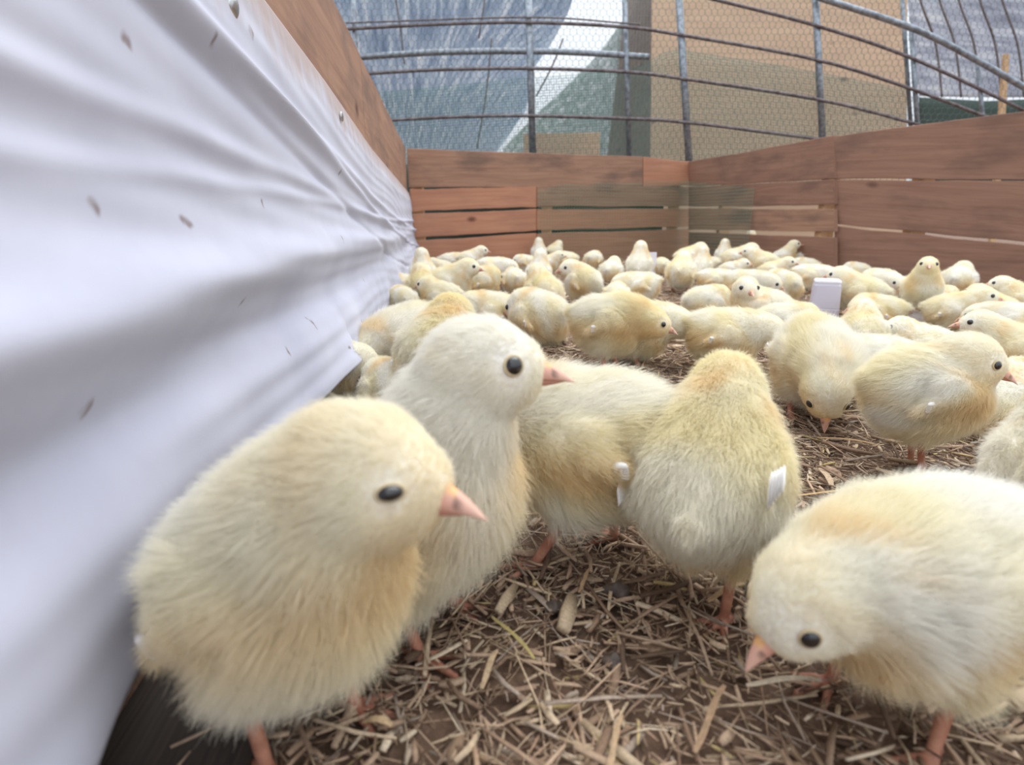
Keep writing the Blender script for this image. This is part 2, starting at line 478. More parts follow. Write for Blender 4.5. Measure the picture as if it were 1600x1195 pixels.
# ground, in and around the pen
gx = np.linspace(-5, 7, 60); gy = np.linspace(-1, 14, 75)
GX, GY = np.meshgrid(gx, gy)
me = mesh_np('floor', np.stack([GX.ravel(), GY.ravel(), np.full(GX.size, -0.001)], 1),
             np.array([[j * 60 + i, j * 60 + i + 1, (j + 1) * 60 + i + 1, (j + 1) * 60 + i] for j in range(74) for i in range(59)]))
fl = tag(link('floor', me, M['dirt']), kind='structure')

# dark boards on the ground under the cloth
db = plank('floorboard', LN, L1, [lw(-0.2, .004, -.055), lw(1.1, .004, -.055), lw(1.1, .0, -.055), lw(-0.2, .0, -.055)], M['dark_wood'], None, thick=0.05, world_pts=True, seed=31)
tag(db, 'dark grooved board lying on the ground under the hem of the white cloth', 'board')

# ------------------------------------------------------------------ white cloth on the left wall
def make_cloth():
    nu, nv = 420, 150
    hemp = [(-60, 1420, .03), (100, 1195, .03), (178, 1040, .03), (250, 905, .03), (330, 800, .032), (430, 680, .034), (560, 541, .034), (585, 500, .03), (603, 470, .027), (630, 440, .022), (655, 404, .03)]
    hem = np.array([on_z(a, b_, z) for a, b_, z in hemp])
    hem = hem[np.argsort(hem[:, 1])]
    topY = [-.2, .0, .44, .66, 1.02, 1.5, 2.0]
    topp = [np.array(on_wall(px, py, L0, L1, 0)) for px, py in ((400, 0), (500, 128), (575, 232))]
    ty = [-.25] + [p[1] for p in topp] + [L1[1]]
    tz = [topp[0][2] + .012] + [p[2] for p in topp] + [.262]
    V, UV = [], []
    rng = np.random.default_rng(5)
    Yend = L1[1] - 0.03
    us = np.linspace(0, 1, nu) ** 1.35
    for u in us:
        Y = -0.16 + (Yend + 0.16) * u
        T = lw(Y, np.interp(Y, ty, tz), -.0035)
        hy = min(max(Y, hem[0, 1]), hem[-1, 1])
        hx = np.interp(Y, hem[:, 1], hem[:, 0]); hz = np.interp(Y, hem[:, 1], hem[:, 2])
        if Y < hem[0, 1]: hx = hem[0, 0] + (Y - hem[0, 1]) * -.25
        Hm = np.array([hx, Y, hz])
        span = T[2] - Hm[2]
        flare = Hm[0] - T[0]
        grow = max(0.0, 1 - u * 0.8)
        for j in range(nv):
            v = j / (nv - 1)
            # hangs close to the boards, then is pulled out to the hem in one soft fold
            c = 0.20 * v + 0.80 * max(0, (v - 0.52) / 0.48) ** 1.5
            x = T[0] + flare * c
            z = T[2] - span * v
            fold = 0.0
            # long drawn folds running down towards the far end
            s = v - 0.30 * u
            fold += .0150 * grow * math.exp(-((v - (.62 - .06 * u)) / .055) ** 2)
            fold -= .0120 * grow * math.exp(-((v - (.76 - .05 * u)) / .06) ** 2)
            fold += .0050 * math.exp(-((v - .14 - .42 * u) / .022) ** 2) * min(1, 4 * v)
            fold += .0040 * math.exp(-((v - .06 - .75 * u) / .018) ** 2) * min(1, 5 * v)
            fold -= .0032 * math.exp(-((v - .03 - 1.2 * u) / .02) ** 2) * min(1, 5 * v)
            fold += .0035 * math.exp(-((v - .47 + .05 * u) / .016) ** 2) * (.3 + u)
            fold += .0030 * math.exp(-((v - .36 - .2 * u) / .02) ** 2)
            fold += .0006 * math.sin(38 * s + 9 * u + 2 * math.sin(7 * u)) * min(1, 6 * v)
            fold += .0004 * math.sin(95 * (v - .55 * u) + 5 * math.sin(11 * u + 3 * v)) * min(1, 6 * v)
            fold += .0010 * math.sin(23 * Y + 5 * v) * v
            bulge = .020 * math.exp(-((Y - .50) / .05) ** 2) * max(0, (v - .62) / .38) ** 2
            wave = bulge + .0022 * math.sin(31 * Y + 1.2) * v ** 3 + .0015 * math.sin(77 * Y) * v ** 4
            V.append((x + max(fold, -.003 - .02 * v) + wave + .0018 + .006 * min(1, 7 * v), Y, z + wave * .6)); UV.append((Y * 1.0, v * .28))
    Q = np.array([[i * nv + j, (i + 1) * nv + j, (i + 1) * nv + j + 1, i * nv + j + 1] for i in range(nu - 1) for j in range(nv - 1)])
    me = mesh_np('cloth_sheet', V, Q, uv=UV)
    o = link('cloth_sheet', me, M['cloth'])
    so = o.modifiers.new('thickness', 'SOLIDIFY'); so.thickness = 0.0011; so.offset = 0
    tag(o, 'long white cloth sheet hung along the left boards with soft folds', 'cloth')
    return o
cloth = make_cloth()

def make_pin(px, py, r, tilt, label):
    p = on_wall(px, py, L0, L1)
    P = Parts()
    rings = [(0.0, r * .55), (r * .12, r * .95), (r * .22, r), (r * .34, r * .85), (r * .42, r * .4), (r * .44, 0.0002)]
    P.tube([(x, 0, 0) for x, _ in rings], [q for _, q in rings], 20)
    o = P.build('drawing_pin', M['pin'])
    o.location = p + np.array([.0105, 0, 0]); o.rotation_euler = (0, R(tilt), math.atan2(-LDIR[0], LDIR[1]) * 0)
    tag(o, label, 'pin', 'metal pins in the cloth')
make_pin(330, 12, .0062, 12, 'large shiny metal pin near the top edge of the cloth')
make_pin(518, 182, .0055, 0, 'small metal pin further along the cloth below the board')

# ------------------------------------------------------------------ straw litter
def straw_pieces(n, rng, xr, yr, ln, wd, zmax, pale=1.0):
    x = rng.uniform(*xr, n); y = rng.uniform(*yr, n)
    a = rng.uniform(0, 2 * math.pi, n) + 0.0
    l = rng.gamma(2.2, ln / 2.2, n).clip(ln * .25, ln * 3.2); w = rng.gamma(2.0, wd / 2, n).clip(wd * .3, wd * 3.2)
    w = np.minimum(w, l * .35)
    th = w * rng.uniform(.18, .5, n)
    tilt = rng.normal(0, .13, n); roll = rng.normal(0, .45, n)
    z = rng.uniform(0.0, zmax, n) + np.abs(np.sin(tilt)) * l * .35
    bend = rng.normal(0, .10, n) * l
    d = np.stack([np.cos(a) * np.cos(tilt), np.sin(a) * np.cos(tilt), np.sin(tilt)], 1)
    s = np.stack([-np.sin(a) * np.cos(roll), np.cos(a) * np.cos(roll), np.sin(roll)], 1)
    u = np.cross(d, s)
    c = np.stack([x, y, z + th * .5 + .0005], 1)
    V = np.zeros((n, 12, 3)); k = 0
    for t, wf, bf in ((-.5, .75, 0), (0.02, 1, 1), (.5, .62, 0)):
        for sw, su in ((-1, -1), (1, -1), (1, 1), (-1, 1)):
            V[:, k] = c + d * (l * t)[:, None] + s * (w * .5 * wf * sw + bend * bf * .35)[:, None] + u * (th * .5 * su)[:, None]
            k += 1
    V[:, :, 2] = np.maximum(V[:, :, 2], 0.0002)
    f = []
    for i in (0, 4):
        for q in range(4):
            q2 = (q + 1) % 4
            f.append((i + q, i + q2, i + 4 + q2, i + 4 + q))
    f.append((3, 2, 1, 0)); f.append((8, 9, 10, 11))
    f = np.array(f)
    Q = (np.arange(n)[:, None, None] * 12 + f[None]).reshape(-1, 4)
    pal = np.array([lin(196, 168, 142), lin(174, 146, 122), lin(144, 118, 98), lin(112, 90, 74), lin(210, 186, 156), lin(222, 202, 176), lin(176, 158, 142), lin(196, 174, 124)])
    pr = np.array([.23, .22, .15, .08, .14, .07, .09, .02])
    col = pal[rng.choice(len(pal), n, p=pr)] * rng.uniform(.8, 1.15, (n, 1)); col[:, 3] = 1
    return V.reshape(-1, 3), Q, np.repeat(col, 12, 0)
rng = np.random.default_rng(11)
sets = [straw_pieces(42000, rng, (-.17, .72), (.06, .75), .0110, .0008, .005),
        straw_pieces(12000, rng, (-.17, .72), (.06, .75), .0135, .0014, .006),
        straw_pieces(1500, rng, (-.15, .72), (.06, .75), .016, .0024, .007),
        straw_pieces(42000, rng, (-.32, 1.35), (.72, 2.9), .016, .0018, .007)]
VV, QQ, CC, n0 = [], [], [], 0
cornerline = lambda x, y: True
for V, Q, c in sets:
    VV.append(V); QQ.append(Q + n0); CC.append(c); n0 += len(V)
VV = np.concatenate(VV); QQ = np.concatenate(QQ); CC = np.concatenate(CC)
# keep what lies inside the pen
cen = VV.reshape(-1, 12, 3).mean(1)
def side(p, a, b_): return (b_[0] - a[0]) * (p[:, 1] - a[1]) - (b_[1] - a[1]) * (p[:, 0] - a[0])
m_ = .02
keep = (side(cen, P_BL - np.array([0, m_]), P_BR - np.array([0, m_])) < 0)
keep &= (side(cen, P_BR - np.array([m_, 0]), P_J - np.array([m_, 0])) < 0) | (cen[:, 1] < P_J[1])
keep &= (side(cen, P_J - np.array([m_, 0]), P_E - np.array([m_, 0])) < 0)
keep &= (side(cen, LN, L1) < 0)
lx = L0[0] + (cen[:, 1] - L0[1]) / LDIR[1] * LDIR[0]
keep &= cen[:, 0] > lx + .02
rngk = np.random.default_rng(3)
inner = cen[:, 0] > lx + .075 + .02 * np.sin(cen[:, 1] * 30)
keep &= inner | (rngk.random(len(cen)) < .06)
ids = np.where(keep)[0]
VV = VV.reshape(-1, 12, 3)[ids].reshape(-1, 3); CC = CC.reshape(-1, 12, 4)[ids].reshape(-1, 4)
f0 = QQ.reshape(-1, 10, 4)[0]
QQ = (np.arange(len(ids))[:, None, None] * 12 + f0[None]).reshape(-1, 4)
litter = link('straw_litter', mesh_np('straw_litter', VV, QQ, smooth=False, cols=CC), M['straw'])
tag(litter, 'brown chopped straw litter covering the floor of the pen', 'straw', kind='stuff')

def sliver(px, py, ang, l, w, col, label, green=False):
    p = on_z(px, py, 0.009)
    d = np.array([math.cos(R(ang)), math.sin(R(ang)), 0]); s = np.array([-d[1], d[0], 0])
    n = 9; V = []; w *= .62; l *= .8
    rg = np.random.default_rng(int(px))
    for i in range(n):
        t = i / (n - 1) - .5
        ww = w * .5 * (1 - .35 * (2 * t) ** 4 + rg.uniform(-.12, .12)); hh = w * .10
        c = p + d * l * t + s * (.06 * l * math.sin(t * 3)) + np.array([0, 0, .002 * math.cos(3 * t)])
        for a_, b_ in ((-1, -.4), (-.5, -1), (.5, -1), (1, -.4), (1, .4), (.5, 1), (-.5, 1), (-1, .4)):
            V.append(c + s * ww * a_ + np.array([0, 0, hh * b_]))
    Q = []
    for i in range(n - 1):
        for k in range(8):
            Q.append((i * 8 + k, i * 8 + (k + 1) % 8, (i + 1) * 8 + (k + 1) % 8, (i + 1) * 8 + k))
    Q.append(tuple(range(7, -1, -1))); Q.append(tuple((n - 1) * 8 + k for k in range(8)))
    V = np.array(V); cc = np.tile(np.array(lin(*col)), (len(V), 1)) * rg.uniform(.88, 1.08, (len(V), 1))
    o = link('straw_sliver', mesh_np('straw_sliver', V, Q, smooth=False, cols=cc), M['straw'])
    tag(o, label, 'straw', 'larger straw slivers on the litter')
for a in [
    (1225, 1067, -2, .034, .0036, (206, 190, 168), 'long flat pale sliver beside the beak of the pecking chick in front'),
    (765, 1045, 68, .024, .0034, (196, 170, 138), 'broad tan chip lying upright in the open litter right of the front chick foot'),
    (915, 905, 60, .026, .0026, (178, 146, 112), 'short brown chip below the feet of the chick facing away'),
    (800, 995, 118, .036, .0026, (186, 168, 112), 'greenish yellow straw blade left of the dark dropping'),
    (1110, 1120, 48, .04, .0034, (176, 146, 116), 'long bent straw strip at the bottom under the pecking chick beak'),
    (1325, 690, 150, .05, .0048, (184, 152, 114), 'thick straw stick behind the big round chick foot'),
    (1290, 745, 70, .032, .006, (198, 172, 142), 'wide pale shaving between the white winged chick and the round chick'),
    (1330, 768, 2, .10, .003, (196, 164, 118), 'longest thin straw stalk lying across the litter behind the pecking chick'),
    (1135, 925, 25, .03, .0042, (206, 176, 136), 'light straw stick just right of the raised foot of the white winged chick'),
    (590, 1130, 165, .012, .0042, (206, 176, 138), 'small oval pale chip by the toes of the front left chick'),
    (960, 1165, 62, .03, .003, (186, 158, 126), 'narrow straw at the bottom middle edge of the picture'),
]: sliver(*a)

def dropping(px, py, r, label):
    p = on_z(px, py, .004); rg = np.random.default_rng(int(px * 3 + py))
    nu, nv = 14, 8; V = [(0, 0, 1.0)]; 
    for j in range(1, nv):
        th = math.pi * j / nv
        for i in range(nu):
            ph = 2 * math.pi * i / nu
            k = 1 + .22 * math.sin(2 * ph + px) * math.sin(th) + .14 * math.sin(3 * ph + 2 * th + py) + rg.uniform(-.07, .07)
            V.append((math.sin(th) * math.cos(ph) * k, math.sin(th) * math.sin(ph) * k * .8, math.cos(th) * k * .62))
    V.append((0, 0, -.62)); last = len(V) - 1
    Q = [(0, 1 + i, 1 + (i + 1) % nu) for i in range(nu)]
    for j in range(nv - 2):
        for i in range(nu):
            a_ = 1 + j * nu + i; b_ = 1 + j * nu + (i + 1) % nu
            Q.append((a_, a_ + nu, b_ + nu, b_))
    Q += [(last, 1 + (nv - 2) * nu + (i + 1) % nu, 1 + (nv - 2) * nu + i) for i in range(nu)]
    o = link('dropping', mesh_np('dropping', np.array(V) * r, Q), M['dung'])
    o.location = p; o.rotation_euler = (0, 0, px)
    tag(o, label, 'dropping', 'dark droppings in the litter')
dropping(965, 925, .0065, 'largest dark dropping in the middle of the open litter')
dropping(866, 950, .0045, 'round dark dropping left of the largest dropping')
dropping(960, 1035, .0050, 'dark dropping nearer the bottom below the largest dropping')
dropping(1132, 912, .0040, 'grey dropping beside the light straw stick under the white winged chick')
dropping(765, 806, .0045, 'dark dropping under the breast of the alert chick')

# ------------------------------------------------------------------ chicks: one smooth body from blended volumes
def unit(v):
    v = np.asarray(v, float); return v / (np.linalg.norm(v) + 1e-12)

def smin(a, b, k):
    h = np.clip(.5 + .5 * (b - a) / k, 0, 1)
    return b + (a - b) * h - k * h * (1 - h)

def sd_ell(P, c, r, Rm):
    q = (P - c) @ Rm               # columns of Rm are the local axes
    k0 = np.linalg.norm(q / r, axis=-1); k1 = np.linalg.norm(q / (np.asarray(r) ** 2), axis=-1)
    return k0 * (k0 - 1) / np.maximum(k1, 1e-9)

def sd_cap(P, a, b, ra, rb):
    ab = b - a; t = np.clip(((P - a) @ ab) / max(ab @ ab, 1e-12), 0, 1)
    return np.linalg.norm(P - a - t[..., None] * ab, axis=-1) - (ra + (rb - ra) * t)

def frame(d, up=(0, 0, 1)):
    d = unit(d); s = np.cross(up, d); s = unit(s); u = np.cross(d, s)
    return np.stack([d, s, u], 1)

def toe(a, yaw, l):                # forward toes and the hind toe, slightly arched and clawed
    out = []
    for dy, f in ((0, 1.0), (38, .82), (-38, .82), (178, .5)):
        t = R(yaw + dy); d = np.array([math.cos(t), math.sin(t), 0])
        p0 = a + np.array([0, 0, 0]); p1 = a + d * l * f * .5; p1[2] = .0030; p2 = a + d * l * f; p2[2] = .0016
        p3 = a + d * (l * f + .0028); p3[2] = .0008
        out += [('cap', p0, p1, .0024, .0019), ('cap', p1, p2, .0020, .0015), ('cap', p2, p3, .0011, .0004)]
    return out

POSES = {
    # z body centre height, pitch of the body, head point, beak direction, legs (hip side, hock, ankle, yaw), fat
    'stand': dict(z=.060, pitch=8, H=(.050, 0, .098), D=(1, 0, -.12)),
    'alert': dict(z=.062, pitch=24, H=(.040, 0, .119), D=(1, 0, .02)),
    'up': dict(z=.060, pitch=30, H=(.030, 0, .116), D=(1, .1, .12)),
    'low': dict(z=.058, pitch=-6, H=(.062, 0, .068), D=(1, 0, -.45)),
    'peck': dict(z=.060, pitch=-16, H=(.060, 0, .046), D=(.75, 0, -.9)),
    'turn_left': dict(z=.058, pitch=10, H=(.040, .016, .090), D=(.35, 1, -.2)),
    'turn_right': dict(z=.058, pitch=10, H=(.040, -.016, .090), D=(.35, -1, -.2)),
    'back_left': dict(z=.054, pitch=8, H=(.026, .016, .092), D=(-.5, 1, -.15)),
    'sit': dict(z=.040, pitch=6, H=(.040, 0, .070), D=(1, 0, -.1), sit=True),
    'tuck': dict(z=.040, pitch=0, H=(.038, .006, .054), D=(1, .5, -.5), sit=True),
}

class Chick:
    def __init__(s, z=.06, pitch=8, H=(.05, 0, .098), D=(1, 0, 0), sit=False, legs=None, fat=1.0, headk=1.0, leg_r=1.0, lean=0, tall=1.0, neckk=1.0):
        c, sn = math.cos(R(pitch)), math.sin(R(pitch))
        s.B = np.array([[c, 0, -sn], [0, 1, 0], [sn, 0, c]])      # body axes as columns
        if lean:
            cl, sl = math.cos(R(lean)), math.sin(R(lean))
            s.B = np.array([[1, 0, 0], [0, cl, -sl], [0, sl, cl]]) @ s.B
        s.bc = np.array([0, 0, z]); s.H = np.array(H, float); s.D = unit(D)
        s.HF = frame(s.D)
        b = lambda x, y, zz: s.bc + s.B @ np.array([x, y, zz])
        I = s.B; f = fat; hk = headk
        ell = lambda cc, r, k, rot=None: ('ell', cc, np.array(r), I if rot is None else rot, k)
        P = []
        P.append(ell(b(0, 0, 0), (.042 * f, .035 * f, .034 * f * tall), 0))
        P.append(ell(b(.017, 0, -.004), (.029 * f, .030 * f, .029 * f), .014))
        P.append(ell(b(-.022, 0, .003), (.028 * f, .028 * f, .027 * f), .014))
        P.append(ell(b(-.006, 0, -.016), (.030 * f, .028 * f, .024 * f), .014))
        P.append(('cap', b(-.030, 0, .008), b(-.055, 0, .017), .018, .004, .012))
        n0 = b(.020, 0, .012); n1 = s.H - s.D * .008 - np.array([0, 0, .005])
        mid = (n0 + n1) / 2 + np.array([.004, 0, .002])
        P.append(('cap', n0, mid, .0245 * neckk, .0215 * neckk, .014)); P.append(('cap', mid, n1, .0215 * neckk, .0175 * hk * neckk, .012))
        hp = lambda x, y, zz: s.H + s.HF @ np.array([x, y, zz])
        s.hp = hp; s.hk = hk
        P.append(ell(hp(-.001 * hk, 0, .001), (.0225 * hk, .0190 * hk, .0185 * hk), .008, s.HF))
        P.append(ell(hp(.006 * hk, 0, -.005 * hk), (.0155 * hk, .0155 * hk, .0130 * hk), .007, s.HF))
        P.append(ell(hp(.0145 * hk, 0, -.001), (.0100 * hk, .0098 * hk, .0098 * hk), .007, s.HF))
        wr_ = s.B @ np.array([[math.cos(R(24)), 0, math.sin(R(24))], [0, 1, 0], [-math.sin(R(24)), 0, math.cos(R(24))]])
        wr_ = s.B @ np.array([[.93, 0, .37], [0, 1, 0], [.37, 0, -.93]]) if False else wr_
        for sd in (1, -1):
            P.append(ell(b(.002, .0325 * f * sd, .006), (.021, .0085, .0150), .0045, wr_))
            P.append(('cap', b(-.008, .0345 * f * sd, .003), b(-.030, .0355 * f * sd, -.007), .0090, .0035, .004))
        s.fluff = P
        s.leg = []
        L_ = legs
        if L_ is None:
            if sit: L_ = []
            else: L_ = [((-.004, .019), (-.010, .020, .030), (.003, .021, .0045), 8), ((-.004, -.019), (-.004, -.020, .030), (.009, -.021, .0045), -8)]
        for (hx, hy), hock, ank, yaw in L_:
            hip = b(hx, hy, -.014); hock = np.array(hock, float); ank = np.array(ank, float)
            s.fluff.append(('cap', hip, hip + (hock - hip) * .85, .0165, .0080, .009))
            s.fluff.append(('cap', hip + (hock - hip) * .7, hock, .0085, .0042, .006))
            s.leg.append(('cap', hock, ank, .0034 * leg_r, .0027 * leg_r))
            s.leg.append(('cap', ank, ank - np.array([0, 0, .001]), .0033 * leg_r, .0033 * leg_r))
            for t in toe(ank - np.array([0, 0, .001]), yaw, .0205):
                s.leg.append(t[:3] + (t[3] * leg_r, t[4] * leg_r))
        if sit:
            for sd in (1, -1):
                for t in toe(np.array([.022, .016 * sd, .004]), 10 * sd, .018)[:9]:
                    s.leg.append(t[:3] + (t[3] * leg_r, t[4] * leg_r))
    def d_fluff(s, P):
        d = None
        for p in s.fluff:
            q = sd_ell(P, p[1], p[2], p[3]) if p[0] == 'ell' else sd_cap(P, *p[1:5])
            k = p[4] if p[0] == 'ell' else p[5]
            d = q if d is None else smin(d, q, k)
        return d
    def d_leg(s, P):
        d = None
        for p in s.leg:
            q = sd_cap(P, *p[1:5]); d = q if d is None else smin(d, q, .0012)
        return d if d is not None else np.full(P.shape[:-1], 1.0)
    def sdf(s, P): return smin(s.d_fluff(P), s.d_leg(P), .0025)
    def grad(s, P, f=None, e=.0004):
        f = f or s.sdf
        g = np.stack([f(P + np.eye(3)[i] * e) - f(P - np.eye(3)[i] * e) for i in range(3)], -1)
        return g / (np.linalg.norm(g, axis=-1, keepdims=True) + 1e-12)
    def bounds(s):
        lo, hi = [], []
        for p in s.fluff + s.leg:
            if p[0] == 'ell': r = max(p[2]); lo.append(p[1] - r); hi.append(p[1] + r)
            else:
                for q, r in ((p[1], p[3]), (p[2], p[4])): lo.append(q - r); hi.append(q + r)
        return np.min(lo, 0) - .006, np.max(hi, 0) + .006

def surface(ch, h):
    lo, hi = ch.bounds()
    n = np.ceil((hi - lo) / h).astype(int) + 1
    ax = [lo[i] + h * np.arange(n[i]) for i in range(3)]
    G = np.stack(np.meshgrid(*ax, indexing='ij'), -1)
    Fv = np.stack([ch.sdf(G[i]) for i in range(n[0])], 0).astype(np.float32)
    ins = Fv < 0
    acc = np.zeros((n[0] - 1, n[1] - 1, n[2] - 1, 3)); cnt = np.zeros(acc.shape[:3])
    for axn in range(3):
        o1, o2 = [a for a in range(3) if a != axn]
        for da in (0, 1):
            for dbb in (0, 1):
                sl0 = [None] * 3; sl1 = [None] * 3
                sl0[axn] = slice(0, -1); sl1[axn] = slice(1, None)
                for o, d in ((o1, da), (o2, dbb)):
                    s_ = slice(d, n[o] - 1 + d); sl0[o] = s_; sl1[o] = s_
                f0, f1 = Fv[tuple(sl0)], Fv[tuple(sl1)]
                cr = (f0 < 0) != (f1 < 0)
                t = np.where(cr, f0 / np.where(cr, f0 - f1, 1), 0)
                off = [0, 0, 0]; off[o1] = da; off[o2] = dbb
                for a in range(3):
                    acc[..., a] += np.where(cr, (t if a == axn else off[a]), 0)
                cnt += cr
    act = cnt > 0
    idx = -np.ones(act.shape, int); idx[act] = np.arange(act.sum())
    ijk = np.argwhere(act)
    V = lo + h * (ijk + acc[act] / cnt[act][:, None])
    Q = []
    for axn in range(3):
        o1, o2 = (axn + 1) % 3, (axn + 2) % 3
        sl0 = [slice(None)] * 3; sl1 = [slice(None)] * 3
        sl0[axn] = slice(0, -1); sl1[axn] = slice(1, None)
        cr = ins[tuple(sl0)] != ins[tuple(sl1)]
        e = np.argwhere(cr); e = e[(e[:, o1] > 0) & (e[:, o2] > 0) & (e[:, o1] < n[o1] - 1) & (e[:, o2] < n[o2] - 1)]
        inside0 = ins[tuple(e.T)]
        c = []
        for a_, b_ in ((1, 1), (0, 1), (0, 0), (1, 0)):
            q = e.copy(); q[:, o1] -= a_; q[:, o2] -= b_; c.append(idx[tuple(q.T)])
        q = np.stack(c, 1)
        q[~inside0] = q[~inside0][:, ::-1]
        Q.append(q)
    Q = np.concatenate(Q)
    for _ in range(2):
        d = ch.sdf(V); g = ch.grad(V); V = V - g * np.clip(d, -h, h)[:, None]
    return V, Q

def pnoise(P, f, seed=0):
    r = np.random.default_rng(seed); o = np.zeros(len(P))
    for i in range(5):
        k = r.normal(0, f, 3); o += np.sin(P @ k + r.uniform(0, 6.28))
    return o / 2.2

CREAM = np.array(lin(253, 248, 226)); WHITE = np.array(lin(254, 253, 248)); PEACH = np.array(lin(248, 226, 184)); YELLOW = np.array(lin(252, 244, 204))
LEGC = np.array(lin(204, 148, 122)); LEGD = np.array(lin(176, 116, 94))

def down_colour(ch, P, N_, whiteness, seed):
    n1 = pnoise(P, 55, seed)[:, None]; n2 = pnoise(P, 120, seed + 1)[:, None]
    dh = np.linalg.norm(P - ch.H, axis=1)[:, None]
    loc = (P - ch.bc) @ ch.B
    top = np.clip(loc[:, 2:3] / .03, -1, 1)
    w = np.clip(.42 + .6 * n1 + .25 * top + whiteness, 0, 1)  # pale back and white patches, strengthened to put top highlights in the colour
    c = CREAM * (1 - w) + WHITE * w
    neck = np.exp(-((dh - .033) / .012) ** 2) * np.clip(.28 + .35 * n2 - whiteness, 0, .6)
    c = c * (1 - neck) + PEACH * neck
    loc = (P - ch.bc) @ ch.B
    flank = np.exp(-((loc[:, 2:3] + .010) / .016) ** 2) * np.clip(.42 - .5 * n1, 0, .85)  # peach flanks, deepened so the warm shading low down sits in the colour
    c = c * (1 - flank) + PEACH * flank
    hd = np.exp(-(dh / .020) ** 2) * np.clip(.6 - whiteness, 0, 1)
    c = c * (1 - hd) + YELLOW * hd
    return c

def body_mesh(ch, h, whiteness=0.0, seed=0):
    V, Q = surface(ch, h)
    dl, df_ = ch.d_leg(V), ch.d_fluff(V)
    leg = np.clip((df_ - dl) / .002 + .2, 0, 1)[:, None]
    c = down_colour(ch, V, None, whiteness, seed) * .96
    t = np.clip(.5 + pnoise(V, 300, 4)[:, None] * .5, 0, 1)
    lc = LEGC * t + LEGD * (1 - t)
    claw = np.clip((.0016 - V[:, 2:3]) / .0010, 0, 1) * .25
    c = c * (1 - leg) + (lc * (1 - claw) + np.array(lin(150, 110, 90)) * claw) * leg; c[:, 3] = 1
    return mesh_np('chick', V, Q, cols=c), V, Q, leg[:, 0]

